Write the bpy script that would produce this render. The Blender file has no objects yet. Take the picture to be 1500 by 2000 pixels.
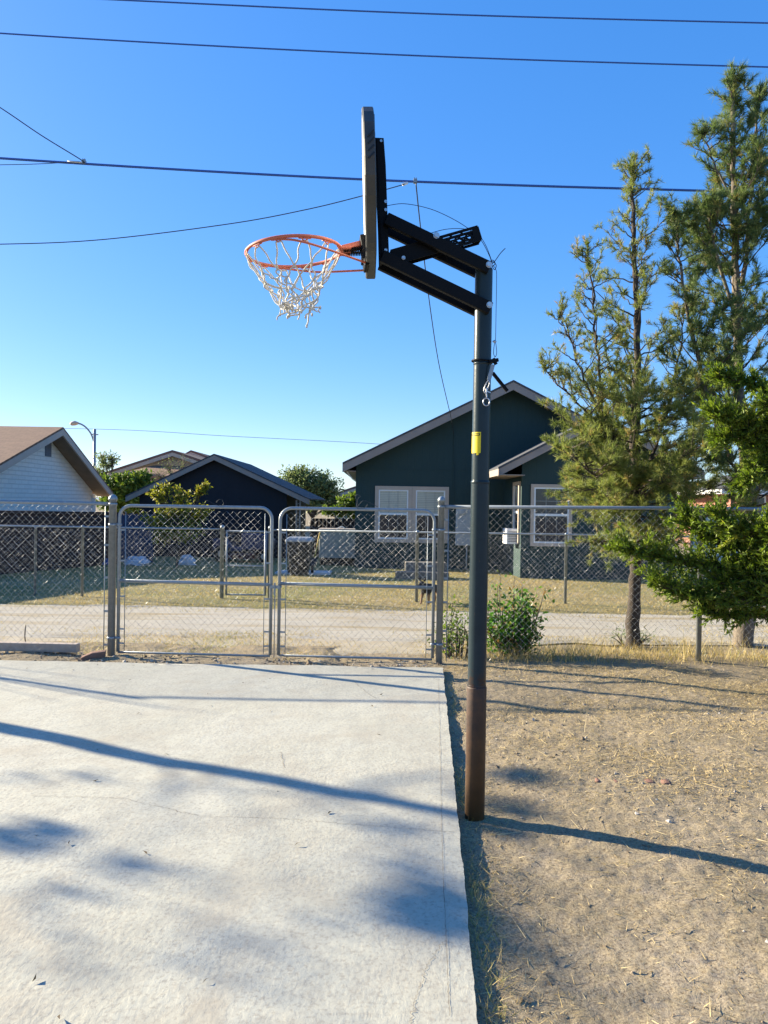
import bpy, math, random
import numpy as np
from mathutils import Vector, Matrix, Quaternion
random.seed(7); rng = np.random.default_rng(7)
R = math.radians
scn = bpy.context.scene
COL = scn.collection

# ------------------------------------------------------------------ camera
F, H, ROLL, PITCH = 1500.0, 1.55, R(0.9), R(0.65)
_c, _s, _cp, _sp = math.cos(ROLL), math.sin(ROLL), math.cos(PITCH), math.sin(PITCH)
def ray(px, py):
    u = (px - 750) / F; v = (1000 - py) / F
    u2 = u * _c - v * _s; v2 = u * _s + v * _c
    return u2, _cp + v2 * _sp, -_sp + v2 * _cp
def at(px, py, Y):
    x, y, z = ray(px, py); t = Y / y
    return Vector((x * t, Y, H + z * t))
def ground(px, py, z=0.0):
    x, y, zz = ray(px, py); t = (z - H) / zz
    return Vector((x * t, y * t, z))
def gz(y):
    return -0.015 * (min(max(y, 8.0), 40.0) - 8.0)
cam = bpy.data.cameras.new("camera"); camo = bpy.data.objects.new("camera", cam); COL.objects.link(camo)
cam.sensor_fit = 'VERTICAL'; cam.sensor_height = 36; cam.lens = 27; cam.clip_end = 9000; cam.clip_start = 0.05
camo.matrix_world = Matrix(((_c, -_s, 0, 0), (_s * _sp, _c * _sp, -_cp, 0), (_s * _cp, _c * _cp, _sp, H), (0, 0, 0, 1)))
scn.camera = camo

# ------------------------------------------------------------------ light
SUN_EL = R(18.8); SX, SY = -0.917, 0.40
_n = math.hypot(SX, SY); SX /= _n; SY /= _n
SUN = Vector((SX * math.cos(SUN_EL), SY * math.cos(SUN_EL), math.sin(SUN_EL)))
w = bpy.data.worlds.new("World"); scn.world = w; w.use_nodes = True
nt = w.node_tree; bg = nt.nodes["Background"]
sky = nt.nodes.new("ShaderNodeTexSky"); sky.sky_type = 'NISHITA'; sky.sun_disc = False
sky.sun_elevation = SUN_EL; sky.sun_rotation = math.atan2(SX, SY)
sky.altitude = 700; sky.air_density = 1.0; sky.dust_density = 0.7; sky.ozone_density = 6.0
hs = nt.nodes.new("ShaderNodeHueSaturation"); hs.inputs["Saturation"].default_value = 1.60; hs.inputs["Hue"].default_value = 0.517
gm = nt.nodes.new("ShaderNodeGamma"); gm.inputs["Gamma"].default_value = 0.5
nt.links.new(sky.outputs[0], gm.inputs["Color"]); nt.links.new(gm.outputs[0], hs.inputs["Color"]); nt.links.new(hs.outputs[0], bg.inputs[0])
bg.inputs[1].default_value = 0.140
sl = bpy.data.lights.new("sun", 'SUN'); sl.energy = 4.3; sl.angle = R(0.8); sl.color = (1.0, 0.88, 0.66)
so = bpy.data.objects.new("sun", sl); COL.objects.link(so); so.rotation_euler = SUN.to_track_quat('Z', 'Y').to_euler()
so.location = SUN * 60
scn.view_settings.view_transform = 'Standard'; scn.view_settings.look = 'None'
scn.view_settings.exposure = 2.0; scn.view_settings.gamma = 1.0
scn.cycles.max_bounces = 6; scn.cycles.transparent_max_bounces = 8
scn.cycles.use_denoising = True

# ------------------------------------------------------------------ materials
def newmat(name):
    m = bpy.data.materials.new(name); m.use_nodes = True
    return m, m.node_tree, m.node_tree.nodes["Principled BSDF"]
def node(nt, t, **k):
    n = nt.nodes.new(t)
    for a, v in k.items():
        if a in n.inputs: n.inputs[a].default_value = v
        else: setattr(n, a, v)
    return n
def ramp(nt, fac, stops):
    r = nt.nodes.new("ShaderNodeValToRGB"); e = r.color_ramp.elements
    e[0].position, e[0].color = stops[0][0], (*stops[0][1], 1); e[1].position, e[1].color = stops[-1][0], (*stops[-1][1], 1)
    for p, c in stops[1:-1]:
        x = e.new(p); x.color = (*c, 1)
    nt.links.new(fac, r.inputs[0]); return r.outputs[0]
def noise(nt, scale, detail=4, rough=0.6, vec=None, dist=0.0):
    n = node(nt, "ShaderNodeTexNoise", Scale=scale, Detail=detail, Roughness=rough, Distortion=dist)
    if vec is None:
        tc = nt.nodes.new("ShaderNodeTexCoord"); vec = tc.outputs["Object"]
    nt.links.new(vec, n.inputs["Vector"]); return n.outputs["Fac"]
def mixc(nt, f, a, b, mode='MIX'):
    m = nt.nodes.new("ShaderNodeMix"); m.data_type = 'RGBA'; m.blend_type = mode
    for i, v in ((0, f), (6, a), (7, b)):
        if isinstance(v, (int, float)): m.inputs[i].default_value = v
        elif isinstance(v, tuple): m.inputs[i].default_value = (*v, 1)
        else: nt.links.new(v, m.inputs[i])
    return m.outputs[2]
def bump(nt, b, h, strength, dist, prev=None):
    n = node(nt, "ShaderNodeBump", Strength=strength, Distance=dist)
    nt.links.new(h, n.inputs["Height"])
    if prev is not None: nt.links.new(prev, n.inputs["Normal"])
    nt.links.new(n.outputs[0], b.inputs["Normal"]); return n.outputs[0]
def simple(name, c1, c2=None, rough=0.6, metal=0.0, scale=6.0, bmp=0.0, bscale=60.0, spec=0.4):
    m, nt, b = newmat(name)
    b.inputs["Roughness"].default_value = rough; b.inputs["Metallic"].default_value = metal
    b.inputs["Specular IOR Level"].default_value = spec
    c2 = c2 or tuple(x * 0.8 for x in c1)
    f = noise(nt, scale, 5, 0.65)
    nt.links.new(ramp(nt, f, [(0.3, c2), (0.7, c1)]), b.inputs["Base Color"])
    if bmp: bump(nt, b, noise(nt, bscale, 3), bmp, 0.01)
    return m
def foliage(name, cols, trans=0.35, rough=0.55):
    m, nt, b = newmat(name)
    a = node(nt, "ShaderNodeAttribute", attribute_name="var")
    c = ramp(nt, a.outputs["Fac"], [(i / (len(cols) - 1), x) for i, x in enumerate(cols)])
    nt.links.new(c, b.inputs["Base Color"]); b.inputs["Roughness"].default_value = rough
    b.inputs["Specular IOR Level"].default_value = 0.25
    t = nt.nodes.new("ShaderNodeBsdfTranslucent"); mx = nt.nodes.new("ShaderNodeMixShader"); mx.inputs[0].default_value = trans
    g = nt.nodes.new("ShaderNodeHueSaturation"); g.inputs["Value"].default_value = 1.35; g.inputs["Saturation"].default_value = 1.1
    nt.links.new(c, g.inputs["Color"]); nt.links.new(g.outputs[0], t.inputs["Color"])
    nt.links.new(b.outputs[0], mx.inputs[1]); nt.links.new(t.outputs[0], mx.inputs[2])
    nt.links.new(mx.outputs[0], nt.nodes["Material Output"].inputs[0])
    return m
M = {}
M['galv'] = simple('galvanised', (0.30, 0.33, 0.35), (0.22, 0.245, 0.26), 0.42, 0.35, 25)
M['wire'] = simple('galvanised_wire', (0.36, 0.37, 0.38), (0.28, 0.29, 0.30), 0.46, 1.0, 30)
M['black'] = simple('black_paint', (0.005, 0.005, 0.006), (0.0035, 0.0035, 0.004), 0.55, 0.0, 20, 0.05, 120, 0.14)
M['bolt'] = simple('bolt_zinc', (0.55, 0.56, 0.58), None, 0.35, 0.9, 30)
M['orange'] = simple('orange_paint', (0.50, 0.135, 0.075), (0.38, 0.10, 0.06), 0.55, 0.0, 14)
M['cord'] = simple('net_cord', (0.62, 0.60, 0.54), (0.45, 0.43, 0.38), 0.9, 0.0, 30, 0.3, 300)
M['white_plastic'] = simple('white_plastic', (0.80, 0.80, 0.78), (0.72, 0.72, 0.70), 0.45)
M['grey_plastic'] = simple('grey_plastic', (0.055, 0.057, 0.057), (0.038, 0.04, 0.04), 0.6, 0, 12)
M['dark_plastic'] = simple('dark_plastic', (0.014, 0.015, 0.017), None, 0.5)
M['trim'] = simple('trim_paint', (0.32, 0.262, 0.225), (0.27, 0.222, 0.19), 0.7, 0, 3)
M['trim_light'] = simple('trim_light', (0.50, 0.40, 0.32), (0.44, 0.36, 0.285), 0.7, 0, 3)
M['vinyl'] = simple('white_vinyl', (0.78, 0.79, 0.78), (0.70, 0.71, 0.70), 0.5)
M['muntin'] = simple('muntin_grey', (0.30, 0.31, 0.29), None, 0.6)
M['concrete'] = simple('rough_concrete', (0.17, 0.155, 0.135), (0.12, 0.11, 0.095), 0.9, 0, 6, 0.4, 60)
M['yellow'] = simple('yellow_label', (0.75, 0.58, 0.01), (0.66, 0.50, 0.01), 0.5, 0, 8)
M['ink'] = simple('label_ink', (0.03, 0.03, 0.02), None, 0.7)
M['bark_pine'] = simple('pine_bark', (0.075, 0.06, 0.048), (0.025, 0.02, 0.016), 0.95, 0, 22, 1.0, 45)
M['bark_pale'] = simple('pale_bark', (0.20, 0.165, 0.13), (0.09, 0.075, 0.06), 0.95, 0, 20, 0.8, 50)
M['twig'] = simple('twig_bark', (0.085, 0.068, 0.055), (0.04, 0.032, 0.026), 0.95, 0, 20)
M['soffit'] = simple('soffit_board', (0.26, 0.19, 0.135), (0.20, 0.15, 0.105), 0.8, 0, 4)
M['rubber'] = simple('rubber', (0.02, 0.02, 0.02), None, 0.85)
M['cable_skyglow'] = simple('cable_sheath_skyglow', (0.035, 0.10, 0.36), None, 0.6)  # blue of the sky glow on the wires, put into the sheath colour
M['dark_wire'] = simple('dark_wire', (0.03, 0.04, 0.05), None, 0.6)

def m_glass(name, c):
    m, nt, b = newmat(name)
    b.inputs["Base Color"].default_value = (*c, 1); b.inputs["Roughness"].default_value = 0.06
    b.inputs["Specular IOR Level"].default_value = 0.5
    return m
M['glass'] = m_glass('window_glass', (0.02, 0.028, 0.04))
M['blind'] = simple('window_blind', (0.36, 0.37, 0.36), (0.30, 0.31, 0.30), 0.35)

def m_siding():
    m, nt, b = newmat('teal_siding')
    tc = nt.nodes.new("ShaderNodeTexCoord")
    wv = node(nt, "ShaderNodeTexWave", Scale=1.6, Distortion=0.0); wv.wave_type = 'BANDS'; wv.bands_direction = 'X'; wv.wave_profile = 'SAW'
    nt.links.new(tc.outputs["Object"], wv.inputs["Vector"])
    mp = node(nt, "ShaderNodeMapping"); mp.inputs["Scale"].default_value = (14, 14, 0.7)
    nt.links.new(tc.outputs["Object"], mp.inputs["Vector"])
    g = noise(nt, 3.0, 6, 0.7, mp.outputs[0])
    big = noise(nt, 0.9, 4, 0.6)
    c = mixc(nt, g, (0.010, 0.034, 0.034), (0.017, 0.048, 0.047))
    c = mixc(nt, big, c, (0.013, 0.040, 0.039))
    gr = ramp(nt, wv.outputs["Fac"], [(0.0, (0.7, 0.7, 0.7)), (0.04, (0.7, 0.7, 0.7)), (0.07, (1, 1, 1)), (1, (1, 1, 1))])
    nt.links.new(c, b.inputs["Base Color"])
    b.inputs["Roughness"].default_value = 0.75
    p = bump(nt, b, gr, 0.5, 0.010); bump(nt, b, g, 0.3, 0.006, p)
    return m
M['siding'] = m_siding()
M['slate_wall'] = simple('slate_siding', (0.016, 0.018, 0.025), (0.012, 0.013, 0.019), 0.8, 0, 2, 0.2, 40)

def m_shingle(name, c1, c2, c3):
    m, nt, b = newmat(name)
    tc = nt.nodes.new("ShaderNodeTexCoord")
    br = node(nt, "ShaderNodeTexBrick", Scale=1.0); br.inputs["Brick Width"].default_value = 0.30; br.inputs["Row Height"].default_value = 0.14
    br.inputs["Mortar Size"].default_value = 0.008; br.inputs["Color1"].default_value = (*c1, 1); br.inputs["Color2"].default_value = (*c2, 1); br.inputs["Mortar"].default_value = (*c3, 1)
    nt.links.new(tc.outputs["Object"], br.inputs["Vector"])
    n = noise(nt, 9, 5)
    nt.links.new(mixc(nt, 0.35, br.outputs["Color"], ramp(nt, n, [(0.3, c3), (0.75, c1)])), b.inputs["Base Color"])
    b.inputs["Roughness"].default_value = 0.95
    bump(nt, b, br.outputs["Fac"], 0.5, -0.01); return m
M['shingle_brown'] = m_shingle('brown_shingle', (0.27, 0.155, 0.095), (0.22, 0.125, 0.08), (0.15, 0.085, 0.055))
M['shingle_grey'] = m_shingle('grey_shingle', (0.085, 0.088, 0.095), (0.065, 0.068, 0.075), (0.04, 0.04, 0.045))
M['tile_red'] = m_shingle('clay_tile', (0.22, 0.12, 0.09), (0.17, 0.095, 0.075), (0.09, 0.05, 0.045))

def m_brick(name, c1, c2, mort, bw, rh, axis='XZ', bstr=0.7):
    m, nt, b = newmat(name)
    tc = nt.nodes.new("ShaderNodeTexCoord"); sp = nt.nodes.new("ShaderNodeSeparateXYZ"); cb = nt.nodes.new("ShaderNodeCombineXYZ")
    nt.links.new(tc.outputs["Object"], sp.inputs[0]); nt.links.new(sp.outputs[axis[0]], cb.inputs[0]); nt.links.new(sp.outputs[axis[1]], cb.inputs[1])
    br = node(nt, "ShaderNodeTexBrick", Scale=1.0); br.inputs["Brick Width"].default_value = bw; br.inputs["Row Height"].default_value = rh
    br.inputs["Mortar Size"].default_value = 0.012; br.inputs["Color1"].default_value = (*c1, 1); br.inputs["Color2"].default_value = (*c2, 1); br.inputs["Mortar"].default_value = (*mort, 1)
    nt.links.new(cb.outputs[0], br.inputs["Vector"])
    n = noise(nt, 5, 5)
    nt.links.new(mixc(nt, 0.3, br.outputs["Color"], ramp(nt, n, [(0.3, c2), (0.75, c1)])), b.inputs["Base Color"])
    b.inputs["Roughness"].default_value = 0.9
    p = bump(nt, b, br.outputs["Fac"], bstr, -0.015); bump(nt, b, noise(nt, 40, 3), 0.3, 0.01, p); return m
M['white_brick'] = m_brick('white_brick', (0.86, 0.86, 0.79), (0.78, 0.78, 0.72), (0.66, 0.67, 0.62), 0.40, 0.13, 'YZ', 1.0)
M['brown_block'] = m_brick('brown_block', (0.075, 0.040, 0.030), (0.055, 0.030, 0.024), (0.035, 0.022, 0.018), 0.40, 0.10, 'YZ', 1.0)
M['red_brick'] = m_brick('red_brick', (0.33, 0.12, 0.08), (0.27, 0.10, 0.07), (0.30, 0.24, 0.2), 0.2, 0.07)

def m_pole():
    m, nt, b = newmat('pole_paint')
    tc = nt.nodes.new("ShaderNodeTexCoord"); sp = nt.nodes.new("ShaderNodeSeparateXYZ"); nt.links.new(tc.outputs["Object"], sp.inputs[0])
    n = noise(nt, 7, 6, 0.7)
    c = ramp(nt, n, [(0.3, (0.013, 0.024, 0.030)), (0.6, (0.018, 0.032, 0.039)), (0.85, (0.024, 0.033, 0.036))])
    am = nt.nodes.new("ShaderNodeMath"); am.operation = 'MULTIPLY_ADD'; nt.links.new(noise(nt, 16, 6, 0.7), am.inputs[0]); am.inputs[1].default_value = 0.55; nt.links.new(sp.outputs["Z"], am.inputs[2])
    low = ramp(nt, am.outputs[0], [(0.90, (1, 1, 1)), (1.0, (0, 0, 0))]); c = mixc(nt, low, c, (0.050, 0.026, 0.016))
    ch = ramp(nt, noise(nt, 38, 5, 0.7), [(0.66, (0, 0, 0)), (0.70, (0.8, 0.8, 0.8))]); c = mixc(nt, ch, c, (0.055, 0.045, 0.038))
    nt.links.new(c, b.inputs["Base Color"]); b.inputs["Roughness"].default_value = 0.30; b.inputs["Specular IOR Level"].default_value = 0.22
    bump(nt, b, noise(nt, 60, 3), 0.12, 0.004)
    return m
M['pole'] = m_pole()
def m_rust():
    m, nt, b = newmat('rusty_sleeve')
    n = noise(nt, 9, 7, 0.75); n2 = noise(nt, 45, 4)
    tc = nt.nodes.new("ShaderNodeTexCoord"); sp = nt.nodes.new("ShaderNodeSeparateXYZ"); nt.links.new(tc.outputs["Object"], sp.inputs[0])
    c = ramp(nt, n, [(0.25, (0.022, 0.014, 0.012)), (0.5, (0.042, 0.022, 0.015)), (0.8, (0.10, 0.045, 0.020))])
    low = ramp(nt, sp.outputs["Z"], [(0.05, (1, 1, 1)), (0.5, (0, 0, 0))])
    c = mixc(nt, low, c, ramp(nt, n, [(0.3, (0.07, 0.036, 0.013)), (0.75, (0.14, 0.07, 0.022))]))
    nt.links.new(c, b.inputs["Base Color"]); b.inputs["Roughness"].default_value = 0.62; b.inputs["Specular IOR Level"].default_value = 0.5
    bump(nt, b, n2, 0.25, 0.004); return m
M['rust'] = m_rust()

def m_slab():
    m, nt, b = newmat('slab_concrete')
    n1 = noise(nt, 0.8, 5, 0.6, dist=0.6); n2 = noise(nt, 3.2, 6, 0.65); n3 = noise(nt, 60, 4, 0.7)
    c = ramp(nt, n1, [(0.28, (0.385, 0.372, 0.300)), (0.5, (0.44, 0.428, 0.350)), (0.75, (0.475, 0.465, 0.39))])
    c = mixc(nt, ramp(nt, n2, [(0.48, (0, 0, 0)), (0.72, (0.7, 0.7, 0.7))]), c, (0.395, 0.365, 0.29))
    c = mixc(nt, ramp(nt, n3, [(0.34, (0.75, 0.75, 0.75)), (0.50, (0, 0, 0))]), c, (0.29, 0.262, 0.215))
    n4 = noise(nt, 11, 6, 0.75); c = mixc(nt, ramp(nt, n4, [(0.35, (0.5, 0.5, 0.5)), (0.52, (0, 0, 0))]), c, (0.33, 0.31, 0.255))
    st = noise(nt, 1.4, 3, 0.5, dist=1.0)
    c = mixc(nt, ramp(nt, st, [(0.56, (0, 0, 0)), (0.72, (0.55, 0.55, 0.55))]), c, (0.35, 0.31, 0.24))
    nt.links.new(c, b.inputs["Base Color"]); b.inputs["Roughness"].default_value = 0.85; b.inputs["Specular IOR Level"].default_value = 0.25
    tc = nt.nodes.new("ShaderNodeTexCoord")
    mp = node(nt, "ShaderNodeMapping"); mp.inputs["Scale"].default_value = (1.0, 0.45, 1); mp.inputs["Rotation"].default_value = (0, 0, 0.5)
    nt.links.new(tc.outputs["Object"], mp.inputs["Vector"])
    k = noise(nt, 52, 3, 0.55, mp.outputs[0], 0.2)
    kk = ramp(nt, k, [(0.42, (0, 0, 0)), (0.60, (1, 1, 1))])
    mask = ramp(nt, noise(nt, 1.1, 3), [(0.38, (0.12, 0.12, 0.12)), (0.62, (1, 1, 1))])
    kk = mixc(nt, 1.0, kk, mask, 'MULTIPLY')
    p = bump(nt, b, kk, 0.13, 0.005); p = bump(nt, b, n3, 0.11, 0.004, p); bump(nt, b, noise(nt, 5, 3), 0.25, 0.02, p)
    return m
M['slab'] = m_slab()
M['crack'] = simple('crack_dirt', (0.24, 0.20, 0.165), (0.17, 0.145, 0.12), 0.95)

def m_dirt(name, straw):
    m, nt, b = newmat(name)
    n1 = noise(nt, 1.3, 6, 0.65, dist=0.5); n2 = noise(nt, 14, 6, 0.75); n3 = noise(nt, 85, 5, 0.8)
    c = ramp(nt, n1, [(0.30, (0.222, 0.184, 0.125)), (0.5, (0.275, 0.228, 0.16)), (0.68, (0.365, 0.305, 0.228))])
    c = mixc(nt, ramp(nt, n2, [(0.40, (0, 0, 0)), (0.7, (straw, straw, straw))]), c, (0.375, 0.295, 0.165))
    c = mixc(nt, ramp(nt, n3, [(0.36, (0.85, 0.85, 0.85)), (0.50, (0, 0, 0))]), c, (0.115, 0.082, 0.05))
    c = mixc(nt, ramp(nt, n3, [(0.54, (0, 0, 0)), (0.66, (0.8, 0.8, 0.8))]), c, (0.50, 0.40, 0.25))
    nt.links.new(c, b.inputs["Base Color"]); b.inputs["Roughness"].default_value = 0.95; b.inputs["Specular IOR Level"].default_value = 0.1
    p = bump(nt, b, n3, 0.7, 0.010); bump(nt, b, n2, 0.5, 0.02, p)
    return m
M['dirt'] = m_dirt('dry_dirt', 0.8)
def m_gravel():
    m, nt, b = newmat('pale_gravel')
    n1 = noise(nt, 0.5, 5, 0.6, dist=0.8); n3 = noise(nt, 30, 4, 0.75)
    tc = nt.nodes.new("ShaderNodeTexCoord"); mp = node(nt, "ShaderNodeMapping"); mp.inputs["Scale"].default_value = (0.25, 1.6, 1)
    nt.links.new(tc.outputs["Object"], mp.inputs["Vector"]); n2 = noise(nt, 1.6, 5, 0.6, mp.outputs[0])
    c = ramp(nt, n1, [(0.3, (0.37, 0.335, 0.27)), (0.7, (0.45, 0.415, 0.345))])
    c = mixc(nt, ramp(nt, n2, [(0.50, (0, 0, 0)), (0.66, (0.8, 0.8, 0.8))]), c, (0.31, 0.245, 0.13))
    c = mixc(nt, ramp(nt, n3, [(0.32, (0.6, 0.6, 0.6)), (0.5, (0, 0, 0))]), c, (0.25, 0.225, 0.195))
    nt.links.new(c, b.inputs["Base Color"]); b.inputs["Roughness"].default_value = 0.95; b.inputs["Specular IOR Level"].default_value = 0.1
    bump(nt, b, n3, 0.6, 0.02); return m
M['gravel'] = m_gravel()
M['verge'] = simple('verge_grit', (0.40, 0.35, 0.265), (0.30, 0.25, 0.165), 0.95, 0, 5, 0.7, 45)
def m_lawn():
    m, nt, b = newmat('patchy_lawn')
    n1 = noise(nt, 0.45, 5, 0.65, dist=0.6); n2 = noise(nt, 6, 5, 0.75)
    c = ramp(nt, n1, [(0.32, (0.36, 0.285, 0.15)), (0.5, (0.29, 0.25, 0.115)), (0.68, (0.16, 0.18, 0.065))])
    c = mixc(nt, ramp(nt, n2, [(0.35, (0.7, 0.7, 0.7)), (0.6, (0, 0, 0))]), c, (0.15, 0.12, 0.055))
    nt.links.new(c, b.inputs["Base Color"]); b.inputs["Roughness"].default_value = 0.95; b.inputs["Specular IOR Level"].default_value = 0.1
    bump(nt, b, n2, 0.8, 0.05); return m
M['lawn'] = m_lawn()
M['hill'] = simple('far_hill_haze_tint', (0.20, 0.25, 0.33), (0.15, 0.20, 0.28), 1.0, 0, 0.004)  # bluish rock colour stands in for distance haze
M['straw'] = foliage('straw', [(0.47, 0.36, 0.17), (0.40, 0.30, 0.145), (0.62, 0.51, 0.28), (0.17, 0.125, 0.07)], 0.2)
M['grass'] = foliage('mixed_grass', [(0.46, 0.35, 0.155), (0.40, 0.32, 0.13), (0.29, 0.29, 0.09), (0.15, 0.21, 0.05)], 0.25)
M['needle'] = foliage('pine_needle', [(0.11, 0.145, 0.04), (0.17, 0.205, 0.055), (0.24, 0.27, 0.08), (0.33, 0.25, 0.10)], 0.42, 0.45)
M['needle_dark'] = foliage('pine_needle_dark', [(0.07, 0.115, 0.040), (0.115, 0.165, 0.055), (0.17, 0.215, 0.075), (0.27, 0.22, 0.08)], 0.42, 0.45)
M['juniper'] = foliage('juniper_scale', [(0.065, 0.11, 0.016), (0.12, 0.18, 0.024), (0.18, 0.24, 0.034), (0.27, 0.28, 0.05)], 0.34, 0.5)
M['shrub'] = foliage('shrub_leaf', [(0.035, 0.105, 0.018), (0.070, 0.175, 0.025), (0.125, 0.225, 0.030), (0.22, 0.14, 0.045)], 0.35, 0.4)
M['yellow_leaf'] = foliage('yellow_leaf', [(0.10, 0.13, 0.025), (0.19, 0.20, 0.03), (0.30, 0.29, 0.04), (0.16, 0.11, 0.045)], 0.4, 0.5)
M['paloverde'] = foliage('paloverde_leaf', [(0.10, 0.15, 0.06), (0.16, 0.21, 0.08), (0.22, 0.27, 0.10), (0.25, 0.24, 0.10)], 0.3, 0.6)
M['green_bush'] = foliage('bush_leaf', [(0.055, 0.10, 0.020), (0.10, 0.16, 0.025), (0.16, 0.22, 0.035), (0.2, 0.22, 0.05)], 0.3, 0.6)

# ------------------------------------------------------------------ object helpers
OFF = {}
def tag(o, label=None, cat=None, group=None, kind=None):
    if label: o['label'] = label
    if cat: o['category'] = cat
    if group: o['group'] = group
    if kind: o['kind'] = kind
    return o
def thing(name, loc, label, cat, group=None):
    o = bpy.data.objects.new(name, None); COL.objects.link(o); o.location = loc; o.empty_display_size = 0.1
    OFF[o.name] = Vector(loc); return tag(o, label, cat, group)
def link_mesh(name, me, mats, parent=None, loc=None):
    o = bpy.data.objects.new(name, me); COL.objects.link(o)
    for m in (mats if isinstance(mats, (list, tuple)) else [mats]): me.materials.append(m)
    if parent is not None:
        o.parent = parent; OFF[o.name] = OFF[parent.name]
    else:
        o.location = loc or (0, 0, 0); OFF[o.name] = Vector(loc or (0, 0, 0))
    return o
def copy_tree(o, parent=None, loc=None):
    c = o.copy(); COL.objects.link(c)
    if parent is not None: c.parent = parent
    if loc is not None: c.location = loc
    OFF[c.name] = Vector(loc) if loc is not None else OFF.get(parent.name if parent else '', Vector())
    for ch in list(o.children): copy_tree(ch, c)
    return c
def frame(d):
    d = Vector(d).normalized(); a = Vector((0, 0, 1)) if abs(d.z) < 0.95 else Vector((1, 0, 0))
    s = d.cross(a).normalized(); return s, d.cross(s).normalized()
class MB:
    def __init__(s): s.v = []; s.f = []; s.mi = []; s.sm = []
    def _add(s, vs, fs, mi=0, smooth=False):
        b = len(s.v); s.v += [tuple(v) for v in vs]
        for f in fs: s.f.append(tuple(b + i for i in f)); s.mi.append(mi); s.sm.append(smooth)
    def box(s, c, size, rz=0, M4=None, mi=0):
        hx, hy, hz = size[0] / 2, size[1] / 2, size[2] / 2
        vs = [Vector((x, y, z)) for x in (-hx, hx) for y in (-hy, hy) for z in (-hz, hz)]
        m = M4 if M4 is not None else Matrix.Rotation(rz, 4, 'Z')
        s._add([m @ v + Vector(c) for v in vs], [(0, 1, 3, 2), (4, 6, 7, 5), (0, 4, 5, 1), (2, 3, 7, 6), (0, 2, 6, 4), (1, 5, 7, 3)], mi); return s
    def bbox(s, c, size, bev, rz=0, mi=0):   # box with chamfered vertical and top edges
        hx, hy, hz = size[0] / 2, size[1] / 2, size[2] / 2
        poly = [(-hx + bev, -hy), (hx - bev, -hy), (hx, -hy + bev), (hx, hy - bev), (hx - bev, hy), (-hx + bev, hy), (-hx, hy - bev), (-hx, -hy + bev)]
        m = Matrix.Rotation(rz, 4, 'Z'); vs = []
        for z, k in ((-hz, 1), (hz - bev, 1), (hz, 1 - bev / max(hx, hy))):
            vs += [m @ Vector((x * k, y * k, z)) + Vector(c) for x, y in poly]
        fs = [tuple(range(7, -1, -1)), tuple(range(16, 24))]
        for r in (0, 8): fs += [(r + i, r + (i + 1) % 8, r + 8 + (i + 1) % 8, r + 8 + i) for i in range(8)]
        s._add(vs, fs, mi); return s
    def bar(s, a, b, wd, ht, side=None, mi=0):  # rectangular bar a->b; ht along "up", wd along side
        a, b = Vector(a), Vector(b); d = (b - a).normalized()
        sd = Vector(side).normalized() if side is not None else frame(d)[0]
        up = sd.cross(d).normalized(); vs = []
        for p in (a, b):
            vs += [p + sd * (i * wd / 2) + up * (j * ht / 2) for i, j in ((-1, -1), (1, -1), (1, 1), (-1, 1))]
        s._add(vs, [(3, 2, 1, 0), (4, 5, 6, 7), (0, 1, 5, 4), (1, 2, 6, 5), (2, 3, 7, 6), (3, 0, 4, 7)], mi); return s
    def tube(s, pts, r, n=6, closed=False, mi=0, cap=True, smooth=True):
        pts = [Vector(p) for p in pts]; k = len(pts); rs = r if isinstance(r, (list, tuple)) else [r] * k
        vs = []; u = None
        for i, p in enumerate(pts):
            d = (pts[(i + 1) % k] - pts[i - 1]) if closed else (pts[min(i + 1, k - 1)] - pts[max(i - 1, 0)])
            if d.length < 1e-9: d = Vector((0, 0, 1))
            d.normalize()
            if u is None: u = frame(d)[0]
            u = (u - d * u.dot(d))
            if u.length < 1e-6: u = frame(d)[0]
            u.normalize(); v = d.cross(u)
            vs += [p + (u * math.cos(2 * math.pi * j / n) + v * math.sin(2 * math.pi * j / n)) * rs[i] for j in range(n)]
        fs = [(i * n + j, i * n + (j + 1) % n, ((i + 1) % k) * n + (j + 1) % n, ((i + 1) % k) * n + j) for i in range(k if closed else k - 1) for j in range(n)]
        s._add(vs, fs, mi, smooth)
        if cap and not closed:
            b = len(s.v) - len(vs)
            s.f.append(tuple(b + j for j in range(n - 1, -1, -1))); s.mi.append(mi); s.sm.append(False)
            s.f.append(tuple(b + (k - 1) * n + j for j in range(n))); s.mi.append(mi); s.sm.append(False)
        return s
    def lathe(s, c, prof, n=20, mi=0):
        return s.tube([Vector(c) + Vector((0, 0, z)) for r_, z in prof], [r_ for r_, z in prof], n, mi=mi)
    def prism(s, poly, vec, mi=0):
        n = len(poly); vec = Vector(vec); vs = [Vector(p) for p in poly] + [Vector(p) + vec for p in poly]
        fs = [tuple(range(n - 1, -1, -1)), tuple(range(n, 2 * n))] + [(i, (i + 1) % n, n + (i + 1) % n, n + i) for i in range(n)]
        s._add(vs, fs, mi); return s
    def quad(s, a, b, c, d, mi=0): s._add([a, b, c, d], [(0, 1, 2, 3)], mi); return s
    def build(s, name, mats, parent=None, loc=None, bevel=0):
        off = OFF[parent.name] if parent is not None else Vector(loc or (0, 0, 0))
        me = bpy.data.meshes.new(name); me.from_pydata([tuple(Vector(v) - off) for v in s.v], [], s.f)
        me.polygons.foreach_set('material_index', s.mi); me.polygons.foreach_set('use_smooth', s.sm)
        import bmesh
        bm = bmesh.new(); bm.from_mesh(me); bmesh.ops.recalc_face_normals(bm, faces=bm.faces); bm.to_mesh(me); bm.free()
        o = link_mesh(name, me, mats, parent, loc)
        if bevel:
            b = o.modifiers.new('bevel', 'BEVEL'); b.width = bevel; b.segments = 2; b.limit_method = 'ANGLE'
        return o
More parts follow.
